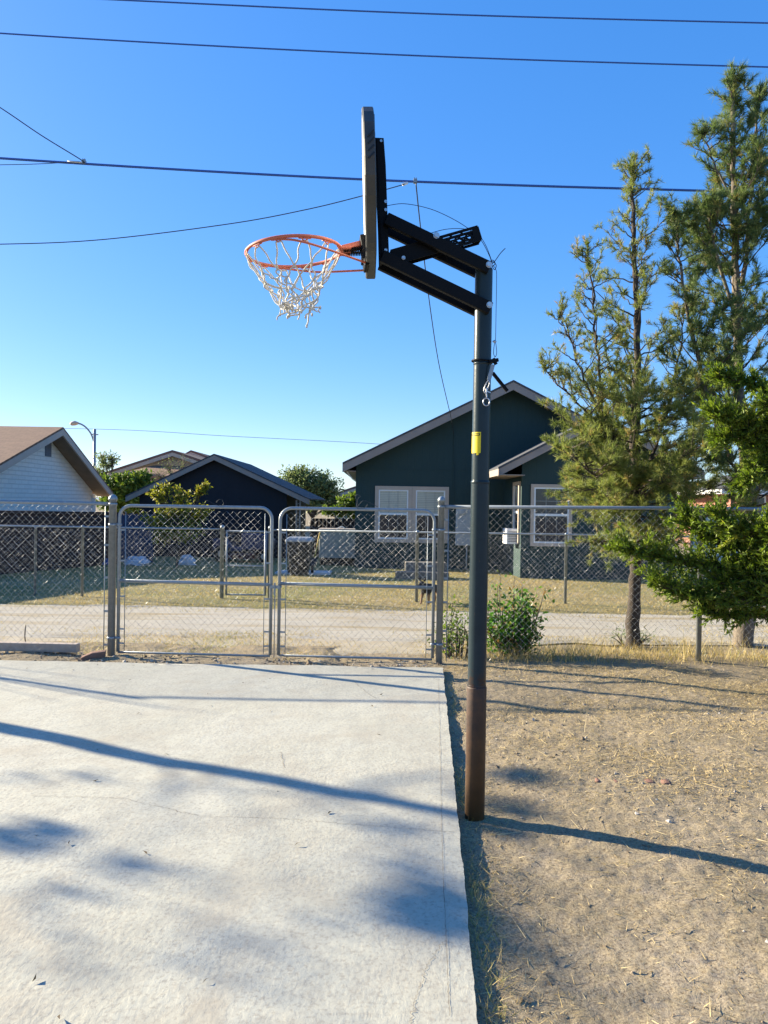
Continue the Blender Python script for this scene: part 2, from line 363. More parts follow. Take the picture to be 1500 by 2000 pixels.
def np_mesh(name, V, faces_n, var, mats, parent=None, loc=None):
    """V (N,k,3) separate k-gons with a per-polygon colour number"""
    N, k = V.shape[:2]; off = np.array(OFF[parent.name] if parent is not None else (loc or (0, 0, 0)), dtype=float)
    me = bpy.data.meshes.new(name); me.vertices.add(N * k); me.vertices.foreach_set('co', (V - off).astype(np.float32).ravel())
    me.loops.add(N * k); me.loops.foreach_set('vertex_index', np.arange(N * k, dtype=np.int32))
    me.polygons.add(N); me.polygons.foreach_set('loop_start', np.arange(0, N * k, k, dtype=np.int32)); me.polygons.foreach_set('loop_total', np.full(N, k, dtype=np.int32))
    a = me.attributes.new('var', 'FLOAT', 'POINT'); a.data.foreach_set('value', np.repeat(np.clip(var, 0, 1), k).astype(np.float32))
    me.update(calc_edges=True); me.validate()
    return link_mesh(name, me, mats, parent, loc)
def unit(a): return a / np.maximum(np.linalg.norm(a, axis=-1, keepdims=True), 1e-9)
def rdir(n): return unit(rng.normal(size=(n, 3)))
def blades(P, D, L, W):
    D = unit(D); S = unit(np.cross(D, rdir(len(P)))) * np.asarray(W).reshape(-1, 1)
    return np.stack([P - S, P + S, P + D * np.asarray(L).reshape(-1, 1)], 1)
def leaves(P, D, L, W, bend=0.15):
    D = unit(D); L = np.asarray(L).reshape(-1, 1); S = unit(np.cross(D, rdir(len(P)))) ; Nn = np.cross(D, S)
    S = S * np.asarray(W).reshape(-1, 1)
    mid = P + D * L * 0.45 + Nn * L * bend
    return np.stack([P, mid + S, P + D * L, mid - S], 1)
def grid_mesh(name, xs, ys, zf, mat, kind='structure', label=None, cat=None):
    X, Y = np.meshgrid(xs, ys) if np.ndim(xs) == 1 else (xs, ys)
    Z = zf(X, Y); ny, nx = X.shape
    me = bpy.data.meshes.new(name); V = np.stack([X, Y, Z], -1).reshape(-1, 3)
    i = np.arange((ny - 1) * (nx - 1)); r, c = i // (nx - 1), i % (nx - 1); a = r * nx + c
    Fa = np.stack([a, a + 1, a + nx + 1, a + nx], 1).astype(np.int32)
    me.vertices.add(len(V)); me.vertices.foreach_set('co', V.astype(np.float32).ravel())
    me.loops.add(Fa.size); me.loops.foreach_set('vertex_index', Fa.ravel())
    me.polygons.add(len(Fa)); me.polygons.foreach_set('loop_start', np.arange(0, Fa.size, 4, dtype=np.int32)); me.polygons.foreach_set('loop_total', np.full(len(Fa), 4, dtype=np.int32))
    me.polygons.foreach_set('use_smooth', np.ones(len(Fa), dtype=bool))
    me.update(calc_edges=True)
    o = link_mesh(name, me, mat); tag(o, label, cat, kind=kind); return o
def vnoise(X, Y, scale, seed):
    rs = np.random.default_rng(seed); T = rs.random((64, 64)); x = X * scale; y = Y * scale
    xi = np.floor(x).astype(int); yi = np.floor(y).astype(int); fx = x - xi; fy = y - yi
    fx = fx * fx * (3 - 2 * fx); fy = fy * fy * (3 - 2 * fy)
    g = lambda a, b: T[a % 64, b % 64]
    return (g(xi, yi) * (1 - fx) + g(xi + 1, yi) * fx) * (1 - fy) + (g(xi, yi + 1) * (1 - fx) + g(xi + 1, yi + 1) * fx) * fy - 0.5
def gzn(Y): return -0.015 * (np.clip(Y, 8, 40) - 8)

# ------------------------------------------------------------------ ground
def slab_edge(y): return 0.174 + 0.0555 * y          # x of the slab's right edge
xs = np.unique(np.concatenate([np.linspace(-900, -40, 14), np.linspace(-40, 40, 90), np.linspace(40, 900, 14)]))
ys = np.unique(np.concatenate([np.linspace(-60, 0, 8), np.linspace(0, 8, 20), np.linspace(8, 42, 70), np.linspace(42, 4000, 20)]))
grid_mesh('ground', xs, ys, lambda X, Y: gzn(Y) - 0.03 + 0.012 * vnoise(X, Y, 1.1, 3) * (np.abs(X) < 40), M['dirt'], label='bare dry dirt ground reaching to the horizon', cat='ground')
def yardz(X, Y):
    z = 0.030 * vnoise(X, Y, 0.9, 11) + 0.018 * vnoise(X, Y, 3.1, 12) + 0.007 * vnoise(X, Y, 11, 13) + 0.006 * vnoise(X, Y, 29, 14) + 0.006 * vnoise(X, Y, 61, 15)
    rut = np.exp(-((X - slab_edge(Y) - 0.02) / 0.05) ** 2) * 0.004
    z = z - rut + 0.014 + 0.012 * np.clip((X - 0.9) / 2, 0, 1)
    e = np.minimum(np.minimum((6.2 - X) / 0.5, (Y - 0.9) / 0.4), (8.3 - Y) / 0.5)
    return z - 0.06 * (1 - np.clip(e, 0, 1))
tx = np.concatenate([np.linspace(-0.35, 2.4, 185), np.linspace(2.42, 6.3, 120)]); ty = np.concatenate([np.linspace(0.8, 5, 290), np.linspace(5.02, 8.4, 150)])
grid_mesh('dirt_yard', tx, ty, yardz, M['dirt'], label='dry dirt yard with straw to the right of the slab', cat='ground')
# strip of dirt between slab and gates, left part
lx = np.linspace(-6.5, -0.3, 240); ly = np.linspace(6.6, 8.6, 80)
grid_mesh('dirt_strip', lx, ly, lambda X, Y: 0.03 * vnoise(X, Y, 2.3, 21) + 0.02 * vnoise(X, Y, 8, 22) + 0.012 * vnoise(X, Y, 27, 23) + 0.012 - 0.07 * (1 - np.clip(np.minimum((8.6 - Y) / 0.5, (-0.3 - X) / 0.3), 0, 1)), M['dirt'], label='rough dirt strip between slab and chain link gates', cat='ground')
def strip(name, y0, y1, dz, mat, label, seed, x0=-45, x1=45, nx=500, ny=40, amp=0.35):
    t = np.linspace(0, 1, ny)[:, None]; x = np.linspace(x0, x1, nx)[None, :]
    e0 = y0 + amp * (vnoise(x, x * 0 + 3.3, 0.5, seed) + 0.5 * vnoise(x, x * 0 + 1.3, 2.3, seed + 1) + 0.3 * vnoise(x, x * 0, 7, seed + 2))
    e1 = y1 + amp * (vnoise(x, x * 0 + 7.7, 0.5, seed + 3) + 0.5 * vnoise(x, x * 0 + 5.1, 2.3, seed + 4) + 0.3 * vnoise(x, x * 0, 7, seed + 5))
    Y = e0 * (1 - t) + e1 * t; X = np.broadcast_to(x, Y.shape)
    ed = np.minimum(t, 1 - t) * ny
    return grid_mesh(name, X.copy(), Y, lambda X, Y: gzn(Y) + dz + 0.012 * vnoise(X, Y, 2.2, seed + 6) - 0.02 * np.clip(1 - ed / 2, 0, 1), mat, label=label, cat='ground')
strip('gravel_verge', 7.8, 9.0, -0.012, M['verge'], 'thin gravelly verge between the gates and alley', 36, -12, 0.55, 200, 20, 0.25)
strip('alley_road', 8.7, 11.65, 0.004, M['gravel'], 'pale gravel alley running behind the gates', 31)
strip('lawn', 11.5, 26.0, -0.008, M['lawn'], 'patchy dry lawn between alley and houses', 41, ny=90, amp=0.3)
strip('driveway', 12.75, 15.3, 0.010, M['gravel'], 'pale concrete apron beyond the right pines', 51, 6.0, 16.0, 80, 12, 0.15)
# concrete slab
def slabz(X, Y): return 0.045 + 0.004 * vnoise(X, Y, 1.3, 61) + 0.002 * vnoise(X, Y, 6, 62)
t = (1 - (1 - np.linspace(0, 1, 130)) ** 1.6)[None, :]; y = np.linspace(-0.5, 7.06, 460)[:, None]
front = y + 0.0 * t
xr = slab_edge(y) + 0.006 * vnoise(y * 3, y * 0, 1.7, 63) + 0.004 * vnoise(y * 9, y * 0, 1.7, 64) - 0.022 * np.clip(vnoise(y * 5, y * 0, 1.7, 67) - 0.28, 0, 1) + 0.003 * vnoise(y * 25, y * 0, 1.7, 68)
X = -7.0 * (1 - t) + xr * t
Y = y + (y > 6.9) * (-0.02 * X) * 0 + np.where(y > 7.0, 0.05 * vnoise(X, X * 0, 1.1, 65) + 0.03 * vnoise(X, X * 0, 6, 66), 0)
slab = grid_mesh('concrete_slab', X, Y, slabz, M['slab'], label='pale weathered concrete slab with straight right edge', cat='slab')
slab.data.materials.append(M['crack'])
import bmesh
bm = bmesh.new(); bm.from_mesh(slab.data)
bd = [e for e in bm.edges if e.is_boundary]
r = bmesh.ops.extrude_edge_only(bm, edges=bd)
for v in r['geom']:
    if isinstance(v, bmesh.types.BMVert): v.co.z = -0.15
for e in bd: e.smooth = False
def crackline(pts, wd, jit=0.004):
    V = []; n = 26 * (len(pts) - 1)
    P = []
    for i in range(len(pts) - 1):
        a, b = Vector(pts[i]), Vector(pts[i + 1])
        for k in range(26): P.append(a.lerp(b, k / 26) + Vector((random.gauss(0, jit), random.gauss(0, jit), 0)))
    P.append(Vector(pts[-1])); prev = None
    for i, p in enumerate(P):
        d = (P[min(i + 1, len(P) - 1)] - P[max(i - 1, 0)]); d.z = 0; d.normalize(); sd = Vector((-d.y, d.x, 0)) * wd * random.uniform(0.3, 1.0)
        z = 0.0475 + float(0.004 * vnoise(np.array(p.x), np.array(p.y), 1.3, 61))
        q = (bm.verts.new((p.x - sd.x, p.y - sd.y, z)), bm.verts.new((p.x + sd.x, p.y + sd.y, z)))
        if prev: bm.faces.new((prev[0], prev[1], q[1], q[0])).material_index = 1
        prev = q
def gp(*pts): return [ground(x, y, 0.045) for x, y in pts]
crackline(gp((60, 1555), (240, 1560), (390, 1595), (560, 1600), (700, 1612), (885, 1626)), 0.0014)
crackline(gp((856, 1325), (859, 1450), (862, 1590), (866, 1720), (872, 1850), (878, 1985)), 0.0013, 0.0008)
crackline(gp((866, 1838), (835, 1885), (812, 1950), (800, 2010)), 0.0012)
crackline(gp((690, 1330), (715, 1352), (735, 1364)), 0.002)
crackline(gp((548, 1470), (555, 1500)), 0.002)
bm.to_mesh(slab.data); bm.free()

# distant hills
hx = np.linspace(-4000, 5200, 90); hy = np.array([3300, 3700, 4100, 4600, 5200]).astype(float)
grid_mesh('hills', hx, hy, lambda X, Y: -2 + np.clip((Y - 3300) / 900, 0, 1) * np.clip(1.5 - (Y - 3300) / 1900, 0, 1) * (38 + 60 * vnoise(X, X * 0, 0.0012, 71) + 22 * vnoise(X, Y, 0.005, 72)) * np.clip((X + 600) / 2400, 0.35, 1.2), M['hill'], label='low hills on the far horizon, tinted blue for haze', cat='hills')

# ------------------------------------------------------------------ grass, weeds, pebbles
def scatter(n, x0, x1, y0, y1, zf, dens=None):
    P = np.stack([rng.uniform(x0, x1, n), rng.uniform(y0, y1, n)], 1)
    if dens is not None: P = P[rng.random(n) < dens(P[:, 0], P[:, 1])]
    return np.concatenate([P, zf(P[:, 0], P[:, 1]).reshape(-1, 1)], 1)
# straw on the yard: nearly flat short pieces
def ydens(X, Y): return np.clip(0.55 + 1.5 * vnoise(X, Y, 1.1, 81) + 0.9 * vnoise(X, Y, 4, 82), 0.08, 1) * (1 - 0.65 * np.exp(-((Y - 5.3 + 0.1 * X) / 0.35) ** 2)) * (X > slab_edge(Y) + 0.03)
P = scatter(200000, 0.25, 4.6, 1.5, 7.3, lambda a, b: yardz(a, b) - 0.002, ydens); n = len(P)
D = rng.normal(size=(n, 3)); D[:, 2] = np.abs(D[:, 2]) * 0.28 + 0.04
L = rng.gamma(2.2, 0.0095, n) + 0.010
o1 = blades(P, D, L, 0.0011 + 0.0013 * rng.random(n))
P2 = scatter(420, 0.45, 4.0, 1.6, 7.0, lambda a, b: yardz(a, b) + 0.006, None); D2 = rng.normal(size=(len(P2), 3)); D2[:, 2] = np.abs(D2[:, 2]) * 0.08
o2 = blades(P2, D2, 0.06 + 0.14 * rng.random(len(P2)), 0.0014 + 0 * P2[:, 0])
VV = np.concatenate([o1, o2]); tag(np_mesh('straw', VV, 3, np.concatenate([rng.random(n), 0.5 + 0.2 * rng.random(len(P2))]), M['straw']), 'dry mown straw scattered over the dirt yard', 'straw', kind='stuff')
# weeds along slab edge
yy = rng.uniform(2.0, 7.0, 2600); m_ = rng.random(2600) < np.clip(0.35 + 1.8 * vnoise(yy, yy * 0, 1.7, 83), 0, 1); yy = yy[m_]
P = np.stack([slab_edge(yy) + 0.02 + np.abs(rng.normal(0, 0.045, len(yy))), yy, 0 * yy], 1); P[:, 2] = yardz(P[:, 0], P[:, 1]) - 0.004
D = rng.normal(size=P.shape) * 0.7; D[:, 2] = 0.5 + rng.random(len(P)) * 0.6
tag(np_mesh('weeds', blades(P, D, 0.02 + 0.05 * rng.random(len(P)), 0.0014 + 0 * yy), 3, rng.random(len(P)) * 0.8, M['grass']), 'small dry weeds tucked along the slab edge', 'weeds', kind='stuff')
# tall dry grass along the right fence
def tdens(X, Y): return np.clip(np.exp(-((Y - 7.72) / 0.28) ** 2) + 0.25 * (Y > 7.6), 0, 1) * np.clip(0.75 + 1.2 * vnoise(X, Y, 1.5, 84), 0.15, 1)
P = scatter(17000, 0.62, 6.5, 7.35, 9.0, lambda a, b: np.where(b < 8, yardz(a, b), gzn(b)) - 0.02, tdens); n = len(P)
D = rng.normal(size=(n, 3)) * 0.42; D[:, 2] = 1
hgt = (0.05 + 0.15 * rng.random(n)) * np.clip(0.9 + 1.6 * vnoise(P[:, 0], P[:, 1], 2.1, 85), 0.3, 1.6)
tag(np_mesh('dry_grass', blades(P, D, hgt, 0.0022 + 0.001 * rng.random(n)), 3, np.clip(rng.random(n) * 0.42 + 0.35 * (rng.random(n) < .08), 0, 1), M['grass']), 'tall golden dry grass along foot of right fence', 'grass', kind='stuff')
# short weeds behind the gates
def wdens(X, Y): return np.clip(0.30 + 1.7 * vnoise(X, Y, 1.0, 86) - 0.12 * (X > -1.2), 0.03, 1) * np.clip((9.3 - Y) / 0.7, 0, 1) * np.clip((Y - 7.2) / 0.4, 0.05, 1)
P = scatter(22000, -6, 0.6, 7.15, 9.3, lambda a, b: gzn(b) + 0.0, wdens); n = len(P)
D = rng.normal(size=(n, 3)) * 0.7; D[:, 2] = 0.8
gv = np.clip(0.25 + 1.1 * vnoise(P[:, 0], P[:, 1], 1.7, 87) + 0.25 * rng.normal(size=n), 0, 1)
tag(np_mesh('ground_weeds', blades(P, D, 0.015 + 0.03 * rng.random(n), 0.0030 + 0 * gv), 3, gv, M['grass']), 'short mixed weeds between the gates and gravel alley', 'weeds', kind='stuff')
# lawn blades
def ldens(X, Y): return np.clip(0.6 + 0.9 * vnoise(X, Y, 0.8, 88), 0.1, 1) * (np.abs(X) < 0.62 * Y + 1)
P = scatter(90000, -12, 13, 11.7, 20, lambda a, b: gzn(b) - 0.01, ldens); n = len(P)
D = rng.normal(size=(n, 3)) * 0.6; D[:, 2] = 0.9
gv = np.clip(0.22 + 1.0 * vnoise(P[:, 0], P[:, 1], 0.55, 89) + 0.5 * vnoise(P[:, 0], P[:, 1], 2.5, 90) + 0.2 * rng.normal(size=n) - 0.25 * (P[:, 1] < 12.6), 0, 1)
tag(np_mesh('lawn_grass', blades(P, D, (0.018 + 0.035 * rng.random(n)), 0.006 + 0 * gv), 3, gv, M['grass']), 'uneven yellow green grass covering the far yard', 'grass', kind='stuff')
P = scatter(26000, -8, 9, 8.9, 11.8, lambda a, b: gzn(b) + 0.0, lambda X, Y: np.clip(2.6 * vnoise(X, Y * 3.0, 0.45, 95) + 1.2 * vnoise(X, Y, 2.2, 96) - 0.05 + 0.8 * np.exp(-((Y - 9.0) / .25) ** 2) + 0.8 * np.exp(-((Y - 11.7) / .25) ** 2), 0, 1)); n = len(P)
D = rng.normal(size=(n, 3)) * 0.9; D[:, 2] = 0.6
tag(np_mesh('alley_straw', blades(P, D, 0.02 + 0.035 * rng.random(n), 0.0035 + 0 * P[:, 0]), 3, rng.random(n) * 0.5, M['grass']), 'ragged streaks of dry straw along the gravel alley', 'straw', kind='stuff')
# pebbles & clods
def pebbles(name, P, s, mat, label):
    t = np.array([[1, 1, 1], [-1, -1, 1], [-1, 1, -1], [1, -1, -1]]) * 0.58
    n = len(P); Q = rng.normal(size=(n, 3, 3)); Q = np.linalg.qr(Q)[0]
    oc = np.array([[1, 0, 0], [-1, 0, 0], [0, 1, 0], [0, -1, 0], [0, 0, .7], [0, 0, -.7]], float)
    V = np.einsum('nij,kj->nki', Q, oc) * (s.reshape(-1, 1, 1)) * (0.7 + 0.6 * rng.random((n, 6, 1))) + P[:, None, :]
    fc = [(0, 2, 4), (2, 1, 4), (1, 3, 4), (3, 0, 4), (2, 0, 5), (1, 2, 5), (3, 1, 5), (0, 3, 5)]
    T = np.concatenate([V[:, f, :] for f in fc]); va = np.tile(rng.random(n), 8)
    return tag(np_mesh(name, T, 3, va, mat), label, 'pebbles', kind='stuff')
M['pebble'] = foliage('pebble', [(0.10, 0.075, 0.05), (0.22, 0.17, 0.12), (0.30, 0.25, 0.19), (0.5, 0.46, 0.4)], 0.0, 0.9)
P = scatter(5200, 0.3, 4.6, 1.6, 7.4, lambda a, b: yardz(a, b), lambda X, Y: (X > slab_edge(Y) + .03) * np.clip(0.5 + 1.5 * vnoise(X, Y, 2, 91), 0.1, 1))
pebbles('pebbles', P, 0.0025 + rng.gamma(1.3, 0.0028, len(P)), M['pebble'], 'small clods and pebbles over the dirt yard')
P = scatter(1500, -5.5, 0.6, 7.05, 7.6, lambda a, b: 0.02 + 0 * a); pebbles('gravel', P, 0.003 + rng.gamma(1.3, 0.0035, len(P)), M['pebble'], 'loose gravel and clods along the gates')
# crumbs and leaves on the slab
P = scatter(170, -3.6, 0.45, 2.0, 7.0, lambda a, b: 0.048 + 0 * a, lambda X, Y: (X < slab_edge(Y) - .03) * (0.25 + 0.75 * (Y > 6.2)))
D = rng.normal(size=P.shape); D[:, 2] = 0.12
bigs = np.array([ground(x, y, 0.05) for x, y in ((575, 1652), (330, 1473), (115, 1982), (62, 1918), (288, 1668), (180, 1525), (640, 1590), (730, 1380), (742, 1357), (135, 1650))])
Db = rng.normal(size=bigs.shape); Db[:, 2] = 0.25
V = np.concatenate([leaves(P, D, 0.012 + 0.03 * rng.random(len(P)), 0.0022 + 0 * P[:, 0]), leaves(bigs, Db, 0.034 + 0 * bigs[:, 0], 0.0045 + 0 * bigs[:, 0])])
M['litter'] = foliage('leaf_litter', [(0.06, 0.045, 0.03), (0.10, 0.08, 0.05), (0.16, 0.12, 0.08)], 0.1, 0.9)
tag(np_mesh('litter', V, 4, rng.random(len(V)), M['litter']), 'dry leaf bits and twigs lying on the slab', 'litter', kind='stuff')

# buried edging bricks in the yard
for i, (px, py, wpx) in enumerate(((1168, 1534, 16), (1204, 1536, 22), (1270, 1536, 34), (1303, 1537, 28))):
    g = ground(px, py, 0.01); wd = wpx * g.y / 1500
    mb = MB()
    pts = [Vector((g.x + wd / 2 * math.cos(a), g.y, max(-0.02, 0.028 * math.sin(a)) + 0.006)) for a in np.linspace(math.pi, 0, 9)]
    pts += [Vector((g.x + wd / 2, g.y, -0.03)), Vector((g.x - wd / 2, g.y, -0.03))]
    mb.prism(pts, (0.01, 0.07, -0.004))
    lab = ('smallest buried red edging brick, leftmost of the row', 'buried red edging brick second from the left in the row', 'widest buried red edging brick, third along the row', 'buried red edging brick at right end of the row')[i]
    tag(mb.build('edging_brick', M['red_brick_plain'] if 'red_brick_plain' in M else M.setdefault('red_brick_plain', simple('edging_clay', (0.23, 0.12, 0.085), (0.18, 0.105, 0.075), 0.9, 0, 20, 0.5, 60)), loc=tuple(g), bevel=0.006), lab, 'brick', 'half buried edging bricks in the yard')

# ------------------------------------------------------------------ chain link
def chainlink(p0, p1, z0, z1, pitch=0.068, rad=0.0011):
    """woven zigzag wires between two ground points; z0/z1 = bottom/top"""
    p0 = Vector(p0); p1 = Vector(p1); d = (p1 - p0); Ln = d.length; d.normalize(); nrm = Vector((-d.y, d.x, 0))
    hp = pitch / 2; nc = int(Ln / hp); nr = int((z1 - z0) / hp)
    mb_v = []; mb_f = []
    for c in range(nc):
        base = len(mb_v)
        for r_ in range(nr + 1):
            k = (r_ + c) % 2
            s = (c + k) * hp + (0.25 if k else -0.25) * 0.004; q = p0 + d * min(s, Ln) ; z = z0 + r_ * hp
            # slight weave in and out and a little irregularity
            q = q + nrm * (0.0022 if k else -0.0022)
            jx = random.gauss(0, 0.0009)
            for a in (math.pi / 2, math.pi * 7 / 6, math.pi * 11 / 6):
                mb_v.append((q.x + d.x * jx + (d.x * math.cos(a)) * rad * 1.2 + nrm.x * math.sin(a) * rad, q.y + (d.y * math.cos(a)) * rad * 1.2 + nrm.y * math.sin(a) * rad, z + random.gauss(0, 0.0008)))
        for r_ in range(nr):
            b = base + r_ * 3
            for j in range(3): mb_f.append((b + j, b + (j + 1) % 3, b + 3 + (j + 1) % 3, b + 3 + j))
    return mb_v, mb_f
def add_mesh_panel(p0, p1, z0, z1, parent, pitch=0.068, rad=0.0011):
    v, f = chainlink(p0, p1, z0, z1, pitch, rad); mb = MB(); mb.v = v; mb.f = f; mb.mi = [0] * len(f); mb.sm = [True] * len(f)
    return mb.build('chain_link_mesh', M['wire'], parent)
def post_mb(x, y, z0, z1, r, cap=True):
    mb = MB(); prof = [(r, z0), (r, z1 - r * 0.8)]
    if cap: prof += [(r * 1.18, z1 - r * 0.8), (r * 1.18, z1 - r * 0.2), (r * 0.95, z1 + r * 0.35), (r * 0.45, z1 + r * 0.75), (0.002, z1 + r * 0.85)]
    return mb.lathe((x, y, 0), prof, 16)
def band(mb, x, y, z, r): mb.lathe((x, y, 0), [(r, z - 0.011), (r * 1.13, z - 0.010), (r * 1.13, z + 0.010), (r, z + 0.011)], 14)
FL = Vector((-2.655, 7.52)); FR = Vector((0.556, 7.44)); FM = Vector((3.14, 7.60))
fd = (FR - FL).normalized()
# left fence run
t = thing('chain_link_fence', (FL.x, FL.y, 0), 'chain link fence run ending at the post left of the gates', 'fence', 'chain link fence runs at the alley')
L0 = FL - Vector((1, -0.01)) * 3.2
post_mb(FL.x, FL.y, -0.05, 1.565, 0.036).build('post', M['galv'], t)
mb = MB().tube([(L0.x, L0.y, 1.515), (FL.x - 0.03, FL.y, 1.503)], 0.0185, 10); band(mb, FL.x, FL.y, 1.5, 0.037); mb.build('top_rail', M['galv'], t)
post_mb(L0.x, L0.y, -0.05, 1.54, 0.026).build('post', M['galv'], t)
add_mesh_panel((L0.x, L0.y, 0), (FL.x - 0.075, FL.y, 0), 0.02, 1.50, t)
mb = MB().tube([(FL.x - 0.075, FL.y, 0.03), (FL.x - 0.072, FL.y, 1.49)], 0.005, 6)
for z in (0.12, 0.45, 0.78, 1.1, 1.38): mb.bar((FL.x - 0.08, FL.y, z), (FL.x, FL.y, z), 0.006, 0.02)
mb.build('tension_bar', M['galv'], t)
# right fence run
t = thing('chain_link_fence', (FR.x, FR.y, 0), 'chain link fence run with leafy shrub behind, right of the gates', 'fence', 'chain link fence runs at the alley')
FE = Vector((6.6, 7.62))
post_mb(FR.x, FR.y, -0.05, 1.60, 0.032).build('post', M['galv'], t)
post_mb(FM.x, FM.y, -0.05, 1.55, 0.026).build('post', M['galv'], t)
post_mb(FE.x, FE.y, -0.05, 1.55, 0.026).build('post', M['galv'], t)
mb = MB().tube([(FR.x + 0.03, FR.y, 1.525), (FM.x, FM.y, 1.550), (FE.x, FE.y, 1.55)], 0.0185, 10); band(mb, FR.x, FR.y, 1.525, 0.033); mb.build('top_rail', M['galv'], t)
add_mesh_panel((FR.x + 0.07, FR.y, 0), (FM.x, FM.y + 0.028, 0), 0.02, 1.52, t); add_mesh_panel((FM.x, FM.y + 0.028, 0), (FE.x, FE.y, 0), 0.02, 1.53, t)
mb = MB().tube([(FR.x + 0.07, FR.y, 0.03), (FR.x + 0.07, FR.y, 1.51)], 0.005, 6)
for z in (0.15, 0.32, 0.6, 0.83, 1.1, 1.4): mb.bar((FR.x + 0.075, FR.y, z), (FR.x, FR.y, z), 0.006, 0.02)
mb.build('tension_bar', M['galv'], t)
# double gates
def gate(x0, x1, label, hinge_left):
    yv = lambda x: FL.y + (x - FL.x) * (FR.y - FL.y) / (FR.x - FL.x)
    t = thing('chain_link_gate', ((x0 + x1) / 2, yv((x0 + x1) / 2), 0.0), label, 'gate', 'pair of chain link gates')
    zb, zt, rc, rr = 0.055, 1.488, 0.115, 0.0165
    pts = [(x0, zb)] + [(x0 + rc - rc * math.cos(a), zt - rc + rc * math.sin(a)) for a in np.linspace(0, math.pi / 2, 8)] + [(x1 - rc + rc * math.sin(a), zt - rc + rc * math.cos(a)) for a in np.linspace(0, math.pi / 2, 8)] + [(x1, zb)]
    MB().tube([(x, yv(x), z) for x, z in pts], rr, 10).build('frame', M['galv'], t)
    MB().tube([(x0, yv(x0), 0.752), (x1, yv(x1), 0.738)], 0.017, 8).build('brace', M['galv'], t)
    MB().tube([(x0, yv(x0), 0.05), (x1, yv(x1), 0.04)], 0.011, 8).build('bottom_rail', M['galv'], t)
    add_mesh_panel((x0 + 0.07, yv(x0) - 0.012, 0), (x1 - 0.07, yv(x1) - 0.012, 0), 0.055, 1.475, t)
    for xx, k in ((x0 + 0.065, -1), (x1 - 0.065, 1)):
        mb = MB().tube([(xx, yv(xx) - 0.012, 0.06), (xx, yv(xx) - 0.012, 1.43)], 0.004, 6)
        for z in (0.14, 0.28, 0.6, 0.95, 1.25): mb.bar((xx, yv(xx) - 0.012, z), (xx + k * 0.065, yv(xx) - 0.005, z), 0.005, 0.016)
        mb.build('tension_bar', M['galv'], t)
    xh, xp = (x0, FL.x) if hinge_left else (x1, FR.x)
    for z in (0.19, 1.30):
        mb = MB(); band(mb, xh, yv(xh), z, 0.021); mb.bar((xh, yv(xh), z), (xp, yv(xp), z), 0.012, 0.026); band(mb, xp, yv(xp), z, 0.037)
        mb.build('hinge', M['galv'], t)
    return t, yv
g1, yv = gate(-2.588, -1.09, 'left chain link gate, with a small wire twist on its top rail', True)
g2, yv = gate(-1.008, 0.492, 'right chain link gate, with looped wires on its top rail', False)
mb = MB(); band(mb, -1.008, yv(-1.0), 0.72, 0.02); mb.bar((-1.10, yv(-1.1) - 0.022, 0.72), (-1.0, yv(-1.0) - 0.022, 0.72), 0.014, 0.03); mb.bar((-1.05, yv(-1.05) - 0.03, 0.76), (-1.05, yv(-1.05) - 0.03, 0.64), 0.03, 0.016)
mb.build('latch', M['galv'], g2)
MB().tube([(-1.05, yv(-1.05), 0.74), (-1.052, yv(-1.05), 0.02)], 0.005, 6).build('drop_rod', M['galv'], g2)
def px_tube(pts, Y, r, n=6): return MB().tube([at(x, y, Y) for x, y in pts], r, n)
def smooth(pts, k=6):
    P = [Vector(p) for p in pts]; out = []
    for i in range(len(P) - 1):
        a = P[max(i - 1, 0)]; b = P[i]; c = P[i + 1]; d = P[min(i + 2, len(P) - 1)]
        for j in range(k):
            t = j / k; out.append(0.5 * ((2 * b) + (c - a) * t + (2 * a - 5 * b + 4 * c - d) * t * t + (3 * b - a - 3 * c + d) * t ** 3))
    out.append(P[-1]); return out
def pxs(pts, Y): return smooth([at(x, y, Y) for x, y in pts])
MB().tube(pxs([(738, 990), (712, 978), (702, 985), (697, 990), (699, 975), (704, 970), (699, 966), (694, 970), (698, 980), (697, 992), (712, 992), (718, 985)], 7.44), 0.0022, 5).build('tie_wire', M['dark_wire'], g2)
MB().tube(pxs([(655, 990), (678, 983)], 7.45), 0.002, 5).build('tie_wire', M['dark_wire'], g2)
MB().tube(pxs([(404, 977), (428, 988), (436, 985), (434, 976), (428, 976), (422, 981)], 7.48), 0.002, 5).build('tie_wire', M['dark_wire'], g1)

# far low fence across the alley
YI = 12.8
def gx(px, Y=YI): return at(px, 1000, Y).x
t = thing('low_chain_link_fence', (0, YI, gz(YI)), 'low chain link fence across the alley, before the houses', 'fence')
zr = 1.08; zi = gz(YI)
for px, rr, top in ((70, .02, 1.06), (162, .024, 1.09), (435, .034, 1.12), (529, .034, 1.12), (816, .026, 1.09), (1107, .024, 1.09), (1480, .024, 1.09), (-180, .024, 1.09)):
    x = gx(px); post_mb(x, YI, zi - 0.05, top, rr).build('post', M['galv'], t)
xa, xb, xc, xd = gx(-300), gx(435), gx(529), gx(1900)
MB().tube([(xa, YI, 1.075), (xb, YI, 1.075)], 0.016, 8).build('top_rail', M['galv'], t)
MB().tube([(xc, YI, 1.075), (xd, YI, 1.075)], 0.016, 8).build('top_rail', M['galv'], t)
add_mesh_panel((xa, YI - .02, 0), (xb, YI - .02, 0), zi + .02, 1.07, t, 0.075, 0.0012); add_mesh_panel((xc, YI - .02, 0), (xd, YI - .02, 0), zi + .02, 1.07, t, 0.075, 0.0012)
t = thing('walk_gate', ((xb + xc) / 2, YI, zi), 'narrow chain link walk gate set in the low far fence', 'gate')
ga, gb = xb + 0.075, xc - 0.075
